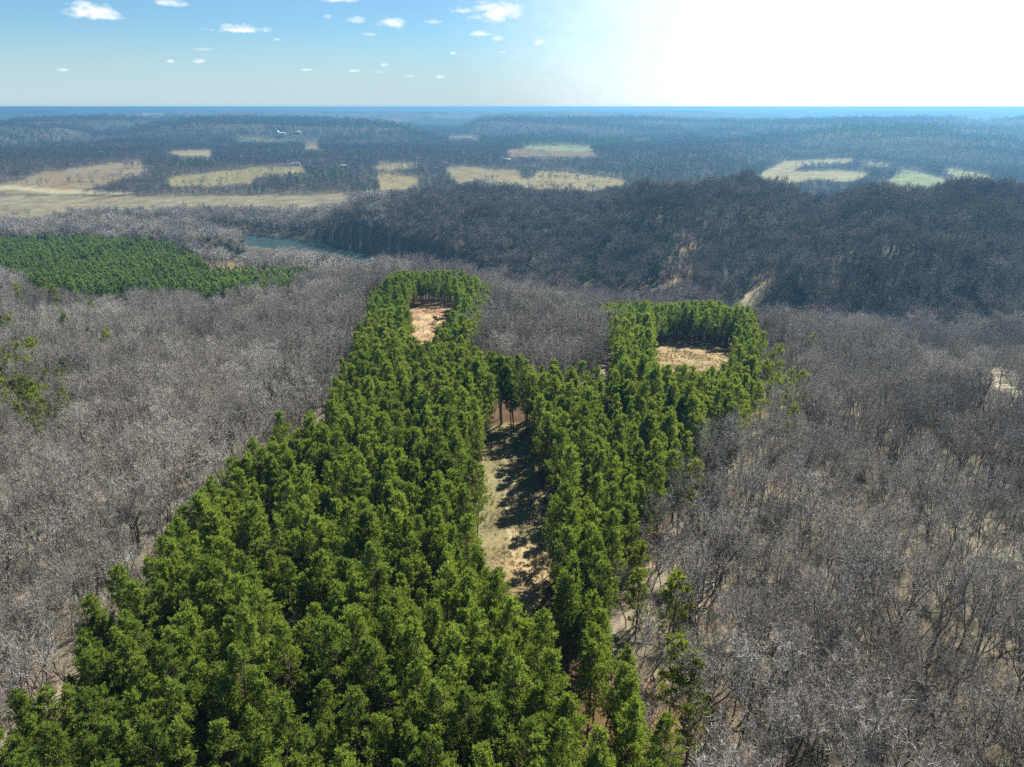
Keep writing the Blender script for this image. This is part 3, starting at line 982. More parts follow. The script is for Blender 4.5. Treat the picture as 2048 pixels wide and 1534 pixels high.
def far_crown(h, rad, seed, n_=130, blade=2.2, bw=0.32):
    """a light tree for woods a kilometre and more away"""
    global rng
    rng = np.random.default_rng(seed)
    T, K_ = Geo(), Geo()
    T.tube([0, 0, -1], [0, 0, h * .6], 0.28, 0.12, 3)
    a = rng.uniform(0, 2 * PI, n_); f = rng.random(n_)
    prof = np.sin(np.clip(f * 0.85 + 0.15, 0, 1) * PI) ** 0.6
    rr = rad * np.sqrt(rng.random(n_)) * prof
    p = np.stack([np.cos(a) * rr, np.sin(a) * rr, h * (0.3 + 0.62 * f)], 1)
    K_.blades(p, unit(p * [1, 1, 0] / rad + rng.normal(0, 0.4, (n_, 3)) + [0, 0, 0.9]), blade * rng.uniform(0.6, 1.3, n_), bw, rng.random(n_))
    return T, K_


def far_conifer(h, rad, seed, n_=150):
    global rng
    rng = np.random.default_rng(seed)
    T, K_ = Geo(), Geo()
    T.tube([0, 0, -1], [0, 0, h * .8], 0.25, 0.08, 3)
    a = rng.uniform(0, 2 * PI, n_); f = rng.random(n_)
    rr = rad * (1 - f) ** 0.7 * np.sqrt(rng.uniform(.3, 1, n_))
    p = np.stack([np.cos(a) * rr, np.sin(a) * rr, h * (0.25 + 0.7 * f)], 1)
    K_.blades(p, unit(p * [1, 1, 0] / rad + rng.normal(0, 0.35, (n_, 3)) + [0, 0, 0.8]), 1.5 * rng.uniform(0.6, 1.3, n_), 0.6, rng.random(n_), quad=True)
    return T, K_


# stock of shapes
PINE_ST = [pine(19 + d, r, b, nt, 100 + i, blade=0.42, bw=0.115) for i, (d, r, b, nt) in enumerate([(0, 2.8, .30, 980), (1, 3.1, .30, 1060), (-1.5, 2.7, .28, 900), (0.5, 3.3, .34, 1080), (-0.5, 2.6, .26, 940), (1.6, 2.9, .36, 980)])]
YOUNG_ST = [pine(12.5 + d, r, b, 420, 140 + i, blade=0.45) for i, (d, r, b) in enumerate([(0, 2.3, .28), (1.5, 2.7, .34), (-2, 2.0, .2)])]
MID_PINE = [pine(15, 2.6, .3, 230, 170 + i, blade=0.85, bw=0.3, nb=4) for i in range(4)]
BARE_ST = [bare_tree(h, sp, 200 + i, nt, fk, tl, slim=sl) for i, (h, sp, nt, fk, tl, sl) in enumerate([
    (23, 0.66, 2500, .44, 1.3, 1.2), (21, 0.55, 2000, .50, 1.2, 1.1), (25, 0.8, 2900, .40, 1.4, 1.25), (18, 0.42, 1050, .58, 1.1, .95), (16, 0.36, 850, .60, 1.0, .9), (20, 0.45, 1200, .60, 1.1, .95), (12, 0.5, 900, .42, .9, .8), (22, 0.5, 1700, .55, 1.2, 1.1)])]
MID_BARE = [bare_tree(h, sp, 260 + i, nt, fk, 2.0, 0.14, sl) for i, (h, sp, nt, fk, sl) in enumerate([(21, .8, 420, .36, 1.2), (20, .55, 320, .48, 1.0), (17, .5, 260, .5, .9), (23, .9, 460, .36, 1.3)])]
BUSH_ST = [bush(2.6, 1.8, 300), bush(3.6, 1.6, 301), bush(1.8, 2.0, 302)]
FAR_ST = [far_crown(18, 6.4, 320, 150), far_crown(16, 5.4, 321, 140), far_crown(20, 7.4, 322, 180), far_crown(14, 7.0, 323, 150)]
FAR_CON = [far_conifer(15, 3.4, 340), far_conifer(17, 3.8, 341)]
rng = np.random.default_rng(77)


def stock(name, geos, mb, mc):
    """collection of finished shapes that a wood is planted with (not linked to the scene)"""
    col = bpy.data.collections.new(name)
    for i, (a, b) in enumerate(geos):
        o = bpy.data.objects.new('%s_%02d' % (name, i), merge_geo(name, a, b, mb, mc))
        col.objects.link(o)
    return col


def plant(name, label, col, nk, X, Y, Z, S, cat=None, tilt=0.05):
    """a wood too large to count: points on the land, each carrying one shape of the stock"""
    if not len(X): return None
    me = bpy.data.meshes.new(name)
    me.vertices.add(len(X))
    me.vertices.foreach_set('co', np.stack([X, Y, Z], 1).astype(np.float32).ravel())
    k = len(X)
    rot = np.stack([rng.normal(0, tilt, k), rng.normal(0, tilt, k), rng.uniform(0, 2 * PI, k)], 1).astype(np.float32)
    sc_ = np.stack([S * rng.uniform(.85, 1.15, k), S * rng.uniform(.85, 1.15, k), S], 1).astype(np.float32)
    a = me.attributes.new('rot', 'FLOAT_VECTOR', 'POINT'); a.data.foreach_set('vector', rot.ravel())
    a = me.attributes.new('scl', 'FLOAT_VECTOR', 'POINT'); a.data.foreach_set('vector', sc_.ravel())
    idx = nk(k) if callable(nk) else rng.integers(0, nk, k)
    a = me.attributes.new('idx', 'INT', 'POINT'); a.data.foreach_set('value', np.asarray(idx, dtype=np.int32))
    o = bpy.data.objects.new(name, me)
    C.objects.link(o)
    ng = bpy.data.node_groups.new(name, 'GeometryNodeTree')
    ng.interface.new_socket('Geometry', in_out='INPUT', socket_type='NodeSocketGeometry')
    ng.interface.new_socket('Geometry', in_out='OUTPUT', socket_type='NodeSocketGeometry')
    N, L = ng.nodes, ng.links
    gi, go = N.new('NodeGroupInput'), N.new('NodeGroupOutput')
    ci = N.new('GeometryNodeCollectionInfo')
    ci.inputs['Collection'].default_value = col
    ci.inputs['Separate Children'].default_value = True
    ci.inputs['Reset Children'].default_value = True
    ip = N.new('GeometryNodeInstanceOnPoints')
    ip.inputs['Pick Instance'].default_value = True
    L.new(gi.outputs[0], ip.inputs['Points']); L.new(ci.outputs[0], ip.inputs['Instance'])
    for nm, ty, sock in (('rot', 'FLOAT_VECTOR', 'Rotation'), ('scl', 'FLOAT_VECTOR', 'Scale'), ('idx', 'INT', 'Instance Index')):
        na = N.new('GeometryNodeInputNamedAttribute')
        na.data_type = ty
        na.inputs['Name'].default_value = nm
        L.new(na.outputs[0], ip.inputs[sock])
    L.new(ip.outputs[0], go.inputs[0])
    md = o.modifiers.new('planting', 'NODES')
    md.node_group = ng
    tag(o, label, cat or 'woods', kind='stuff')
    return o


def jitter_grid(x0, x1, y0, y1, step):
    gx = np.arange(x0, x1, step); gy = np.arange(y0, y1, step)
    X, Y = np.meshgrid(gx, gy)
    X = X + rng.uniform(-.5, .5, X.shape) * step; Y = Y + rng.uniform(-.5, .5, Y.shape) * step
    return X.ravel(), Y.ravel()


def in_wedge(X, Y, margin=12, near=45):
    a = np.degrees(np.arctan2(X, Y + 30))
    return (np.abs(a) < 37 + margin) & (Y > near - 60)


TRACK_LINES = [(ground_line(t[2]), t[3]) for t in TRACKS]


def blocked(X, Y, Z, H_, jit=2.0):
    """true where a tree would stand on, or its crown hide, an opening the photograph shows"""
    bad = np.zeros(len(X), bool)
    r = np.hypot(X, Y)
    j1, j2 = rng.normal(0, 1, len(X)), rng.normal(0, 1, len(X))
    for c in COVERS:
        g = (Y > c[3][0] * (0.6 if c[0] != 'field' else 0.82)) & (Y < c[3][1])
        if not g.any(): continue
        for f in (0.0, 0.35, 0.7, 0.97):
            if f == 0.97:
                if c[0] == 'field': f = 0.8
                elif c[0] == 'clearing': f = 0.93
            u, v = project(X[g], Y[g], Z[g] + H_[g] * f)
            jj = (3.2 if c[0] == 'field' else 2.5)
            hit = inpoly(u + j1[g] * jj * 1.2, v + j2[g] * jj * (0.25 if c[0] == 'field' else 0.6) - (2.0 if c[0] == 'field' else 0), c[2])
            bad[np.where(g)[0][hit]] = True
    g = (Y > 430) & (Y < 1100)
    for f in (0.0, 0.4, 0.7, 0.95):
        u, v = project(X[g], Y[g], Z[g] + H_[g] * f)
        hit = inpoly(u + j1[g] * 4, v + j2[g] * 2.5, RIVER_VIS)
        bad[np.where(g)[0][hit]] = True
    d, t = seg_dist(X, Y, RIVER)
    bad |= d < np.interp(t, np.arange(len(RIV_HALF)), RIV_HALF) + 3
    for ti in (0, 1):
        tp = np.array(TRACKS[ti][2], float)
        for f in (0.15, 0.4, 0.65):
            u, v = project(X, Y, Z + H_ * f)
            d, t = seg_dist(u, v, tp)
            bad |= (d < 9 + 2 * j1) & (Y > 150) & (Y < 620)
    for P_, hw in TRACK_LINES:
        d, t = seg_dist(X, Y, P_)
        bad |= d < hw + 2.2
    return bad


# ---- plantation pines on the ridge: rows run a little right of the view
def rows_pines():
    th = R(4.5)
    step_r, step_i = 4.0, 3.0
    a = np.arange(-170, 260, step_r); b = np.arange(20, 430, step_i)
    Aa, Bb = np.meshgrid(a, b)
    Aa = Aa + rng.normal(0, 0.5, Aa.shape) + 1.2 * fbm(Bb / 40, Aa / 40, 2, 3); Bb = Bb + rng.normal(0, 0.8, Bb.shape)
    X = (Aa * math.cos(th) + Bb * math.sin(th)).ravel(); Y = (-Aa * math.sin(th) + Bb * math.cos(th)).ravel()
    Z = height(X, Y)
    S = 1.0 + rng.normal(0, 0.085, len(X)) + 0.12 * fbm(X / 25, Y / 25, 2, 33)
    S = S * np.interp(Y, [0, 200, 300, 420], [1.0, 0.96, 0.86, 0.8])
    H_ = 18.5 * S
    u, v = project(X, Y, Z + H_ * 0.85)
    keep = inpoly(u, v, PINES_MAIN) & (Y < 400)
    # thinned rows and little gaps
    row = np.round(Aa.ravel() / step_r).astype(int)
    gap = (rng.random(len(X)) < 0.07) | ((row % 5 == 0) & (rng.random(len(X)) < 0.5)) | (fbm(X / 9, Y / 9, 2, 44) > 0.42)
    keep &= ~(gap & ((Y < 178) | (rng.random(len(X)) < 0.06)))
    FUR = np.array([at_z(*p, 7) for p in [(1055, 1215), (1095, 1320), (1145, 1430), (1195, 1560), (1290, 1800)]])
    d, _ = seg_dist(X, Y, FUR)
    keep &= d > 2.3
    X, Y, Z, S, H_ = X[keep], Y[keep], Z[keep], S[keep], H_[keep]
    bad = blocked(X, Y, Z, H_)
    k = ~bad
    return X[k], Y[k], Z[k], S[k], H_[k]


PX, PY, PZ, PS, PH = rows_pines()

# single evergreens among the bare woods
YP = [(5, 604, 1.1, 'yellow green pine at the left margin above the bare woods'), (35, 592, 1.1, None), (90, 590, 1.2, None), (112, 594, 1.2, None), (160, 606, 1.1, None), (95, 655, 1.25, 'rounded olive pine standing alone among grey trees on the left'),
      (15, 672, 1.2, 'bright yellow green pine at the left margin'), (35, 772, 1.0, None), (62, 757, .9, None), (115, 757, .9, None), (150, 762, .8, None), (50, 785, .8, None), (215, 697, .9, None), (182, 680, .8, None), (260, 614, .8, None), (78, 804, .7, None),
      (8, 722, 1.1, None), (330, 702, .6, None), (2, 795, .9, None), (120, 627, .8, None), (60, 700, .8, None), (25, 640, 1.1, None), (140, 640, 0.9, None),
      (1390, 965, .75, 'thin pale green pine just right of the pine point'), (1283, 1150, .8, 'olive pine half hidden by grey branches beside the narrow strip'), (1277, 1195, .62, 'low olive pine just below another beside the narrow strip'),
      (1352, 1225, 1.0, 'bright green pine standing alone among grey trees lower right'), (1345, 1350, .8, 'pointed bright green pine nearest the bottom right of the strip'), (1375, 1400, .6, 'small yellow green pine touching the pointed pine'),
      (1398, 850, .8, None), (1545, 800, .8, None), (1575, 760, .75, None), (1600, 792, .7, None), (1580, 850, .7, None), (1528, 775, .8, None), (1597, 742, .7, None), (1563, 792, .7, None), (1480, 850, .7, None), (1500, 760, .9, None), (1620, 700, .6, None), (1545, 735, .8, None), (1700, 590, .8, None),
      (1510, 820, .7, None), (1378, 1475, .4, None)]
_r = np.random.default_rng(4)
YP += [(float(_r.uniform(-5, 200)) * float(_r.random()) ** .6, float(_r.uniform(592, 830)), float(_r.uniform(.6, 1.15)), None) for _ in range(26)]
HS = [(1178, 530), (1190, 520), (1200, 508), (1210, 498), (1335, 488), (1345, 500), (1350, 515), (1330, 520), (925, 438), (932, 444), (940, 440), (1155, 582), (1162, 575), (1310, 545), (1300, 550), (1285, 450), (1180, 545), (1235, 560), (1060, 515), (1025, 490), (1950, 590), (1690, 470), (1115, 430)]


def stand_at(u, v, hh):
    """where a tree of height hh must stand for its crown to be seen at this pixel"""
    d = px_dir(u, v); d /= np.linalg.norm(d)
    t = np.arange(60, 1600, 1.5)
    X, Y, Zr = d[0] * t, d[1] * t, EYE + d[2] * t
    k = np.where(Zr < height(X, Y) + hh)[0]
    k = k[0] if len(k) else -1
    return X[k], Y[k]


LONE = []
for (u, v, k_, lb) in YP:
    x, y = stand_at(u, v, 8.2 * (0.65 + 0.9 * k_))
    LONE.append((x, y, k_, lb, u, v, 'p'))
for (u, v) in HS:
    x, y = stand_at(u, v, 11)
    LONE.append((x, y, rng.uniform(1.3, 1.8), None, u, v, 'c'))
_lx = np.array([q[0] for q in LONE]); _ly = np.array([q[1] for q in LONE])
_lz = height(_lx, _ly)


def crowds_lone(X, Y, Z, H_):
    """hardwoods that would crowd out or hide a lone evergreen"""
    bad = np.zeros(len(X), bool)
    u1, v1 = project(X, Y, Z + H_ * 0.55)
    u2, v2 = project(X, Y, Z + H_ * 0.92)
    for q, x, y, z in zip(LONE, _lx, _ly, _lz):
        d = math.sqrt(x * x + y * y + (EYE - z) ** 2)
        rp = (2.4 * q[2] + 0.8) / d * FOC
        front = (Y < y + 2) & (Y > y - 36)
        for uu, vv in ((u1, v1), (u2, v2)):
            bad |= front & (np.hypot(uu - q[4], (vv - q[5]) * 0.8) < rp)
        bad |= np.hypot(X - x, Y - y) < 2.2
    return bad


from mathutils.kdtree import KDTree
PKD = KDTree(len(PX))
for i_ in range(len(PX)):
    PKD.insert((PX[i_], PY[i_], 0), i_)
PKD.balance()


# ---- hardwoods
def woods(x0, x1, y0, y1, step, hmean, hvar, extra=None, margin=10, skip_pines=True):
    X, Y = jitter_grid(x0, x1, y0, y1, step)
    k = in_wedge(X, Y, margin)
    if extra is not None: k &= extra(X, Y)
    X, Y = X[k], Y[k]
    Z = height(X, Y)
    H_ = hmean * np.clip(1 + rng.normal(0, hvar, len(X)) + 0.25 * fbm(X / 60, Y / 60, 2, 81), 0.45, 1.5)
    bad = blocked(X, Y, Z, H_) | (crowds_lone(X, Y, Z, H_) if y0 < 1000 else False)
    # a ground test keeps them out of the plantations, a crown test keeps their edges crisp
    for f in (0.5, 0.9) if skip_pines else ():
        u, v = project(X, Y, Z + H_ * f)
        m = inpoly(u + np.where(u > 1080, 34, np.where(u < 800, -30, 0)), v, PINES_MAIN) & (Y < 400) & (Y > 15)
        bad |= m if f <= 0.5 else False
        mL = inpoly(u, v, PINES_LEFT) & (Y > 400) & (Y < 900)
        bad |= mL
    if skip_pines and hmean > 8:
        for i_ in np.where(~bad & (Y < 420))[0]:
            if PKD.find((X[i_], Y[i_], 0))[2] < 3.4: bad[i_] = True
    k = ~bad
    return X[k], Y[k], Z[k], H_[k]


# near woods: two sizes
def near_limit(x):
    return np.interp(x, [-50, 80, 200, 600], [470, 460, 425, 415])


NX, NY, NZ, NH = woods(-420, 560, 25, 470, 4.55, 17.5, 0.29, extra=lambda x, y: y < near_limit(x))
# keep the hardwoods off the ridge behind the pines except where photographed
individual_bare = None


# ------------------------------------------------------------------ single trees
def empty(name, loc, rz, sc_):
    o = bpy.data.objects.new(name, None)
    C.objects.link(o)
    o.empty_display_size = 1.0
    o.location = loc
    o.rotation_euler = (rng.normal(0, .02), rng.normal(0, .02), rz)
    o.scale = sc_
    return o


def proto(name, geos, mb, mc):
    out = []
    for a, b in geos:
        out.append((a.mesh(name + '_trunk', [mb]), b.mesh(name + '_crown', [mc])))
    return out


def grow_tree(name, pr, loc, s, label, cat, group):
    e = empty(name, loc, rng.uniform(0, 2 * PI), (s * rng.uniform(.92, 1.08), s * rng.uniform(.92, 1.08), s))
    tag(e, label, cat, group)
    for nm, me in (('trunk', pr[0]), ('crown', pr[1])):
        o = bpy.data.objects.new(nm, me)
        C.objects.link(o)
        o.parent = e
    return e


def pick_near(X, Y, Z, H_, n_):
    u, v = project(X, Y, Z + H_ * 0.7)
    inf = (u > -20) & (u < 2068) & (v > 0) & (v < 1560) & (Y > 20)
    d = np.sqrt(X ** 2 + Y ** 2 + (EYE - Z - H_ * .7) ** 2) / (0.3 * H_ + 1)
    d = np.where(inf, d, 1e9)
    order = np.argsort(d)[:n_]
    m = np.zeros(len(X), bool); m[order] = True
    return m, u, v


PR_PINE = proto('pine', PINE_ST, M_PBARK, M_PINE)
PR_YOUNG = proto('young_pine', YOUNG_ST, M_PBARK, M_YOUNG)
PR_BARE = proto('bare_tree', BARE_ST, M_BARK, M_TWIG)

sel, U, V_ = pick_near(PX, PY, PZ, PH, 300)


VT2 = ['on the upper hill', 'near the river', 'near hill foot', 'above mid woods', 'in upper woods', 'in mid woods', 'in lower woods', 'near the bottom']


def place_labels(U, V, S, sel, noun, tall, short, edges=None, vt=None):
    """a phrase for each tree: its part of the photograph, then its rank within that small cluster"""
    hz_ = ['at the far left', 'well to the left', 'left of centre', 'just left of centre', 'just right of centre', 'right of centre', 'well to the right', 'at the far right']
    vt = vt or ['above mid photo', 'just above mid height', 'near mid height', 'below mid height', 'in the lower third', 'low down', 'very low down', 'along the bottom edge']
    edges = edges or [0, 690, 770, 850, 960, 1070, 1190, 1330, 5000]
    cells = {}
    for i in np.where(sel)[0]:
        a = int(np.clip(U[i] // 256, 0, 7)); b = int(np.digitize(V[i], edges) - 1)
        cells.setdefault((a, b), []).append(i)
    ordn = ['leftmost', 'second from left', 'third from left', 'fourth from left', 'fifth from left', 'sixth from left', 'seventh from left', 'eighth from left', 'ninth from left', 'tenth from left', 'eleventh from left', 'twelfth from left', 'thirteenth from left', 'fourteenth from left', 'fifteenth from left', 'sixteenth from left', 'seventeenth from left', 'eighteenth from left', 'nineteenth from left']
    out = {}
    for (a, b), lst in cells.items():
        for kind in (0, 1, 2):
            sub = [i for i in lst if (0 if S[i] > tall else (1 if S[i] < short else 2)) == kind]
            sub.sort(key=lambda i: U[i])
            word = ('tall', 'short', 'middling')[kind]
            for r_i, i in enumerate(sub):
                if len(sub) == 1:
                    rk = 'only %s %s' % (word, noun)
                elif r_i == len(sub) - 1:
                    rk = 'rightmost %s %s' % (word, noun)
                else:
                    rk = '%s %s %s' % (ordn[min(r_i, 18)], word, noun)
                out[i] = '%s %s, %s' % (rk, hz_[a], vt[min(b, 7)])
    return out


LAB = place_labels(U, V_, PS, sel, 'green pine', 1.06, 0.95)
for i in np.where(sel)[0]:
    grow_tree('pine_tree', PR_PINE[rng.integers(0, len(PR_PINE))], (PX[i], PY[i], PZ[i]), PS[i], LAB[i], 'pine tree', 'plantation pines on the ridge')
r_ = ~sel
plant('pine_plantation', 'dense green pine stand stretching up the ridge beyond the nearest pines', stock('ridge_pine', PINE_ST, M_PBARK, M_PINE), 6, PX[r_], PY[r_], PZ[r_], PS[r_], 'pine plantation')

# ---- bare trees
sel, U, V_ = pick_near(NX, NY, NZ, NH, 300)
HB = np.array([23, 21, 25, 18, 16, 20, 12, 22.0])


def bare_index(h):
    r = rng.random(len(h))
    return np.where(h > 20, rng.choice([0, 2, 7, 1, 5, 5], len(h)), np.where(h > 16, rng.choice([1, 3, 3, 5, 5, 7], len(h)), np.where(h > 12.5, rng.choice([3, 4, 5], len(h)), 6)))


BI = bare_index(NH)
LAB = place_labels(U, V_, NH / 17.0, sel, 'leafless grey tree', 1.2, 0.97)
for i in np.where(sel)[0]:
    s = NH[i] / HB[BI[i]]
    grow_tree('bare_tree', PR_BARE[BI[i]], (NX[i], NY[i], NZ[i]), s, LAB[i], 'bare tree', 'leafless hardwoods around the pines')
ST_BARE = stock('hardwood', BARE_ST, M_BARK, M_TWIG)
r_ = ~sel
left = NX < np.interp(NY, [0, 300, 500], [-20, -20, 20])
for mask, nm, lb in ((r_ & left, 'left_hardwoods', 'grey leafless woods left of the pine ridge'), (r_ & ~left, 'right_hardwoods', 'grey leafless woods sloping away right of the pine ridge')):
    ii = BI[mask]
    plant(nm.split('_', 1)[1], lb, ST_BARE, (lambda k, ii=ii: ii), NX[mask], NY[mask], NZ[mask], NH[mask] / HB[ii])

# undergrowth of saplings and brush in the near woods
X, Y, Z, H_ = woods(-330, 400, 25, 330, 3.6, 3.0, 0.3)
k = fbm(X / 22, Y / 22, 2, 12) > -0.15
plant('undergrowth', 'grey brown brush under the leafless woods', stock('brush', BUSH_ST, M_BARK, M_TWIG), 3, X[k], Y[k], Z[k], H_[k] / 2.6, 'undergrowth')

gx, gy = jitter_grid(-90, 150, 30, 330, 4.6)
gz = height(gx, gy)
u, v = project(gx, gy, gz + 8)
k = inpoly(u, v, PINES_MAIN) & ((fbm(gx / 9, gy / 9, 2, 44) > 0.36) | (rng.random(len(gx)) < 0.035))
k &= ~blocked(gx, gy, gz, np.full(len(gx), 12.0))
gx, gy, gz = gx[k], gy[k], gz[k]
plant('understory', 'leafless understory trees in the gaps between the pines', ST_BARE, (lambda n_: rng.choice([3, 4, 6], n_)), gx, gy, gz, rng.uniform(.55, .85, len(gx)), 'trees')

# ---- middle distance: hill across the creek, river flats
ST_MID = stock('mid_hardwood', MID_BARE, M_BARK, M_TWIG)
ST_HILL = stock('hill_hardwood', MID_BARE, M_BARK, M_TWIG_HILL_SHADED)
X, Y, Z, H_ = woods(-1100, 1200, 410, 1150, 5.8, 19, 0.2, extra=lambda x, y: y >= near_limit(x))
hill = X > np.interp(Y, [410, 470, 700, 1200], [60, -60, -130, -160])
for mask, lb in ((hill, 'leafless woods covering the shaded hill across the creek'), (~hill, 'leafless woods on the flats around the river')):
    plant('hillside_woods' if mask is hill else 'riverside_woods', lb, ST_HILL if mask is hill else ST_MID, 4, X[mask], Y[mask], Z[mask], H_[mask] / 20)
X, Y, Z, H_ = woods(-600, 700, 250, 480, 7.5, 18, 0.2, extra=lambda x, y: (np.abs(x) > 300) | (y > 430))

# ---- far woods
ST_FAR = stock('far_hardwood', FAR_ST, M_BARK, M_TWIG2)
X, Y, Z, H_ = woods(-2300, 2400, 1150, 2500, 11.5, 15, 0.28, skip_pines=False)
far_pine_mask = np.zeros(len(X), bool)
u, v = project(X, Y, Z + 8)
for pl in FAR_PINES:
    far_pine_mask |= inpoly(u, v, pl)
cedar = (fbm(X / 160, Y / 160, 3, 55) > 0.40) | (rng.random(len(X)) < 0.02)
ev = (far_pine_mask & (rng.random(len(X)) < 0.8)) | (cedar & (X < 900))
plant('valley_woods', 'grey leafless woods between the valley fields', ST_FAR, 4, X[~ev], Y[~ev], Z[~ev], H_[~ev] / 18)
ST_FC = stock('far_evergreen', FAR_CON, M_PBARK, M_CEDAR)
plant('valley_evergreens', 'dark evergreens scattered through the valley woods', ST_FC, 2, X[ev], Y[ev], Z[ev], H_[ev] / 19, 'evergreens')
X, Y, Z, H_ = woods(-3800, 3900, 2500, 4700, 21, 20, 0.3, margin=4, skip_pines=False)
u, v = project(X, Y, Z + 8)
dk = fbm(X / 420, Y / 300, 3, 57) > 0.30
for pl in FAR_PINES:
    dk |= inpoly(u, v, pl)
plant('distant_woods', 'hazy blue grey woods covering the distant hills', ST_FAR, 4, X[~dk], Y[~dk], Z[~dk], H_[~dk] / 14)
plant('distant_evergreens', 'dark evergreen drifts on the distant hills', ST_FC, 2, X[dk], Y[dk], Z[dk], H_[dk] / 14, 'evergreens')

# tufts and weeds on the openings of the ridge
def tuft(seed, n_=26):
    global rng
    rng = np.random.default_rng(seed)
    T, K_ = Geo(), Geo()
    a = rng.uniform(0, 2 * PI, n_)
    p = np.stack([np.cos(a) * .18, np.sin(a) * .18, np.full(n_, -.03)], 1)
    K_.blades(p, unit(np.stack([np.cos(a) * .5, np.sin(a) * .5, rng.uniform(.4, 1.2, n_)], 1)), rng.uniform(.25, .6, n_), 0.07, 0.5)
    T.tube([0, 0, -.1], [0, 0, .1], .03, .01, 3)
    return T, K_


TUFTS = [tuft(600), tuft(601), tuft(602)]
M_GRASS = bark_mat('dry_grass', (0.17, 0.15, 0.07), (0.40, 0.33, 0.19), scale=0.09)
rng = np.random.default_rng(612)
a, b = jitter_grid(-120, 160, 95, 350, 0.95)
z = height(a, b)
u, v = project(a, b, z)
k = (inpoly(u, v, GLADE) | inpoly(u, v, CLEAR_L) | inpoly(u, v, CLEAR_R)) & (fbm(a / 5, b / 5, 3, 91) + rng.normal(0, .2, len(a)) > 0.0)
a, b, z = a[k], b[k], z[k]
plant('grass', 'dry grass tufts on the mown openings', stock('tuft', TUFTS, M_GRASS, M_GRASS), 3, a, b, z, rng.uniform(.5, 1.3, len(a)), 'grass')

# trees standing about in the pastures and in hedgerows
def scatter_line(pts, n_, spread_, h=15):
    P_ = ground_line(pts)
    t = np.sort(rng.random(n_)) * (len(P_) - 1)
    i = np.minimum(t.astype(int), len(P_) - 2); f = (t - i)[:, None]
    q = P_[i] * (1 - f) + P_[i + 1] * f + rng.normal(0, spread_, (n_, 2))
    return q[:, 0], q[:, 1]


hx, hy = [], []
for pts, n_, sp in [([(1070, 362), (1130, 364), (1248, 366)], 34, 4), ([(1090, 352), (1180, 356), (1250, 361)], 26, 5), ([(940, 378), (1100, 386), (1240, 386)], 60, 9), ([(245, 338), (285, 337)], 14, 5), ([(340, 375), (420, 372), (500, 372)], 26, 12),
                    ([(760, 356), (835, 362)], 12, 12), ([(755, 338), (830, 340)], 30, 10), ([(960, 362), (985, 365)], 8, 6), ([(1600, 338), (1740, 336)], 80, 12), ([(1720, 330), (1920, 352)], 70, 8), ([(1740, 345), (1780, 356)], 90, 16), ([(90, 443), (640, 430)], 90, 14),
                    ([(0, 444), (100, 443)], 8, 6), ([(430, 355), (520, 352), (600, 345)], 16, 18), ([(150, 366), (300, 360)], 40, 26), ([(20, 372), (160, 375)], 14, 12)]:
    a, b = scatter_line(pts, n_, sp)
    hx.append(a); hy.append(b)
hx, hy = np.concatenate(hx), np.concatenate(hy)
hz = height(hx, hy)
plant('hedgerow_trees', 'leafless trees lining the valley pastures and river field', ST_MID, 4, hx, hy, hz, rng.uniform(.5, .95, len(hx)), 'trees')

# left-hand plantation
a, b = jitter_grid(-900, 60, 440, 900, 3.9)
z = height(a, b)
u, v = project(a, b, z + 9)
k = inpoly(u, v, PINES_LEFT)
a, b, z = a[k], b[k], z[k]
S = rng.uniform(0.6, 1.02, len(a)) + 0.25 * fbm(a / 30, b / 30, 3, 4)
bad = blocked(a, b, z, 14 * S) | (rng.random(len(a)) < 0.10)
k = ~bad
plant('lower_pine_plantation', 'broad green pine plantation on the flats near the river', stock('flat_pine', MID_PINE, M_PBARK, M_PINE_FAR), 4, a[k], b[k], z[k], S[k], 'pine plantation')
# dark cedars by the river
a, b = jitter_grid(-420, 0, 560, 900, 8.5)
z = height(a, b)
u, v = project(a, b, z + 9)
k = inpoly(u, v, CEDARS) & (rng.random(len(a)) < 0.6)
k &= ~blocked(a, b, z, np.full(len(a), 12.0))
n_c = 0
ced_me = proto('cedar', [pine(11, 3.0, .08, 200, 400 + i, blade=.8, bw=.3, nb=4) for i in range(3)], M_PBARK, M_CEDAR)
rng = np.random.default_rng(909)
a, b, z = a[k], b[k], z[k]
cs = rng.uniform(1.0, 1.7, len(a))
u, v = project(a, b, z + 8)
cl = place_labels(u, v, cs, np.ones(len(a), bool), 'dark cedar by the river', 1.5, 1.2, [0, 480, 490, 500, 510, 520, 530, 540, 5000], ['farthest back', 'second row back', 'third row', 'fourth row', 'fifth row', 'near row', 'nearer row', 'nearest row'])
for q, (x, y, zz) in enumerate(zip(a, b, z)):
    grow_tree('cedar_tree', ced_me[rng.integers(0, 3)], (x, y, zz), cs[q], cl[q], 'cedar tree', 'cedars beside the river')

allm = np.ones(len(LONE), bool)
LU = np.array([q[4] for q in LONE]); LV = np.array([q[5] for q in LONE]); LS = np.array([q[2] for q in LONE])
isp = np.array([q[6] == 'p' for q in LONE])
E2 = [0, 480, 530, 600, 660, 730, 790, 870, 5000]
LABP = place_labels(LU, LV, LS, isp, 'lone green pine', 1.05, 0.75, E2, VT2)
LABC = place_labels(LU, LV, LS, ~isp, 'hillside evergreen', 1.65, 1.45, E2, VT2)
for i, q in enumerate(LONE):
    z = float(_lz[i])
    if q[6] == 'p':
        grow_tree('young_pine', PR_YOUNG[rng.integers(0, 3)], (q[0], q[1], z), 0.65 + 0.9 * q[2], q[3] or LABP[i], 'pine tree', 'lone pines among the bare woods')
    else:
        grow_tree('hillside_cedar', ced_me[rng.integers(0, 3)], (q[0], q[1], z), q[2], LABC[i], 'cedar tree', 'evergreens on the hillside')
x, y = ground_at(871, 648)
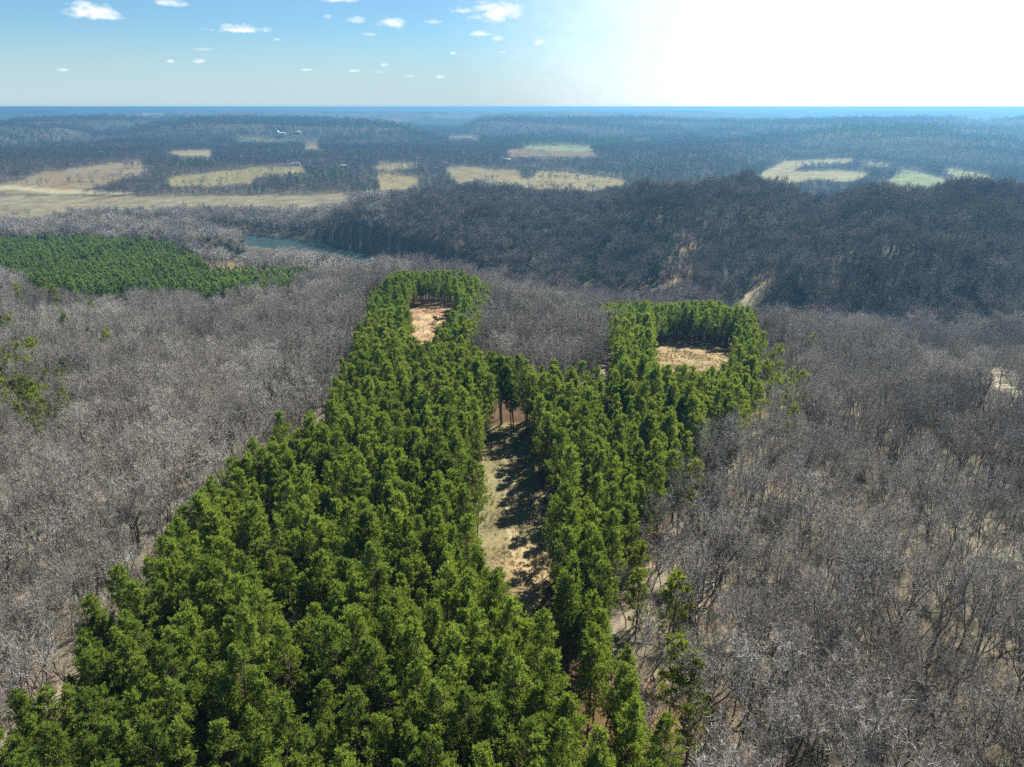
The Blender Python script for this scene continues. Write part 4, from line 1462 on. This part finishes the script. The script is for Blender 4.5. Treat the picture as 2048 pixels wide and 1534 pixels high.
e = grow_tree('cedar_bush', proto('cedar_bush', [pine(3.4, 1.9, .03, 160, 431, blade=.4, bw=.16)], M_PBARK, M_CEDAR)[0], (x, y, float(height(np.array([x]), np.array([y]))[0])), 1.0, 'dark round cedar bush alone in the small clay clearing', 'bush', None)

# ------------------------------------------------------------------ farm buildings far across the valley
M_WHITE = plain_mat('white_siding', (0.78, 0.78, 0.76))
M_TIN = plain_mat('pale_tin_roof', (0.62, 0.65, 0.68), 0.45, 0.3)
M_DARKROOF = plain_mat('grey_shingle_roof', (0.2, 0.22, 0.25))
M_GLASS = plain_mat('dark_window', (0.03, 0.035, 0.04), 0.15)


def box_mesh(name, x0, x1, y0, y1, z0, z1, mat):
    V = np.array([[x, y, z] for z in (z0, z1) for y in (y0, y1) for x in (x0, x1)], float)
    F = np.array([[0, 2, 3, 1], [4, 5, 7, 6], [0, 1, 5, 4], [2, 6, 7, 3], [0, 4, 6, 2], [1, 3, 7, 5]])
    return mesh_np(name, V, F, [mat])


def barn(name, u, v, w, dpt, hh, wall, roof, label, cat, rz=0.0, silo=False):
    x, y = ground_at(u, v)
    z = float(height(np.array([x]), np.array([y]))[0])
    e = bpy.data.objects.new(name, None); C.objects.link(e)
    e.location = (x, y, z + 1.0); e.rotation_euler = (0, 0, rz)
    tag(e, label, cat, 'farm buildings across the valley')

    def part(nm, me):
        o = bpy.data.objects.new(nm, me); C.objects.link(o); o.parent = e
        return o
    # gabled wall body
    X, D_ = w / 2, dpt / 2
    rz_ = hh + dpt * 0.22
    V = np.array([[-X, -D_, -3], [X, -D_, -3], [X, D_, -3], [-X, D_, -3], [-X, -D_, hh], [X, -D_, hh], [X, D_, hh], [-X, D_, hh], [-X, 0, rz_], [X, 0, rz_]])
    part('wall', mesh_np('wall', V, [np.array([[0, 1, 5, 4], [2, 3, 7, 6]]), np.array([[0, 4, 8, 7, 3], [1, 2, 6, 9, 5]])], [wall]))
    o_ = 0.6
    for s in (-1, 1):
        ye, ze = s * (D_ + o_), hh - o_ * 0.44 + 0.05
        V = np.array([[-X - o_, ye, ze], [X + o_, ye, ze], [X + o_, 0, rz_ + .05], [-X - o_, 0, rz_ + .05], [-X - o_, ye, ze + .25], [X + o_, ye, ze + .25], [X + o_, 0, rz_ + .3], [-X - o_, 0, rz_ + .3]])
        F = np.array([[0, 1, 2, 3], [4, 5, 6, 7], [0, 1, 5, 4], [1, 2, 6, 5], [2, 3, 7, 6], [3, 0, 4, 7]])
        part('roof_slope', mesh_np('roof_slope', V, F, [roof]))
    for k in range(max(2, int(w / 7))):
        xx = -X + w * (k + .5) / max(2, int(w / 7))
        part('window', box_mesh('window', xx - .6, xx + .6, -D_ - .06, -D_ + .02, hh * .35, hh * .35 + 1.4, M_GLASS))
    part('door', box_mesh('door', -1.2, 1.2, -D_ - .08, -D_ + .02, -1, hh * .3, M_GLASS))
    if silo:
        s = bpy.data.objects.new('silo', None); C.objects.link(s)
        s.location = (x - 2 - w * .75, y, z)
        tag(s, 'pale round grain silo beside the white barn', 'silo')
        th = np.linspace(0, 2 * PI, 17)[:-1]
        r = 4.5
        ring = np.stack([np.cos(th) * r, np.sin(th) * r], 1)
        V = np.concatenate([np.c_[ring, np.full(16, -3)], np.c_[ring, np.full(16, 13.)]])
        i = np.arange(16)
        o = bpy.data.objects.new('wall', mesh_np('silo_wall', V, np.stack([i, (i + 1) % 16, 16 + (i + 1) % 16, 16 + i], 1), [wall], smooth=True)); C.objects.link(o); o.parent = s
        V = np.concatenate([np.c_[ring * 1.04, np.full(16, 13.)], np.c_[ring * .55, np.full(16, 15.6)], [[0, 0, 16.5]]])
        o = bpy.data.objects.new('roof', mesh_np('silo_roof', V, [np.stack([i, (i + 1) % 16, 16 + (i + 1) % 16, 16 + i], 1), np.stack([16 + i, 16 + (i + 1) % 16, np.full(16, 32)], 1)], [roof])); C.objects.link(o); o.parent = s


barn('barn', 566, 270, 22, 13, 7, M_WHITE, M_TIN, 'white barn at the left end of the far farm', 'barn', 0.1, True)
barn('barn', 597, 267, 20, 10, 4, M_WHITE, M_TIN, 'long low white shed at the right end of the far farm', 'barn', 0.05)
barn('farmhouse', 592, 331, 18, 9, 3.4, M_WHITE, M_DARKROOF, 'low grey roofed house above the long pasture', 'house', 0.2)
barn('farmhouse', 691, 335, 14, 8, 3.2, M_WHITE, M_TIN, 'pale house among trees near the small pines', 'house', -0.3)
barn('farmhouse', 1015, 323, 17, 8, 3.4, M_WHITE, M_TIN, 'white house among trees above the middle pasture', 'house', 0.0)
barn('shed', 970, 290, 12, 8, 3, M_WHITE, M_DARKROOF, 'small grey shed near the brown field', 'shed', 0.4)
barn('shed', 893, 330, 9, 7, 3, M_WHITE, M_DARKROOF, 'little shed at the top of the open pasture', 'shed', 0.2)
barn('shed', 205, 308, 13, 7, 3, M_WHITE, M_TIN, 'pale shed deep in the left woods', 'shed', 0.2)

# ------------------------------------------------------------------ haze
m, N, L = new_mat('haze')
out = N.new('ShaderNodeOutputMaterial')
pv = N.new('ShaderNodeVolumePrincipled')
pv.inputs['Color'].default_value = (*HAZE_COLOR, 1)
pv.inputs['Density'].default_value = HAZE_DENSITY
pv.inputs['Anisotropy'].default_value = 0.55
L.new(pv.outputs[0], out.inputs['Volume'])
B = 60000.0
hz_o = bpy.data.objects.new('haze', box_mesh('haze', -B, B, -B, B, -260, 91.6, m))
C.objects.link(hz_o)
tag(hz_o, 'pale blue haze over the far hills', 'haze', kind='stuff')
print('COUNTS pines', len(PX), 'near bare', len(NX), 'objects', len(scene.objects))
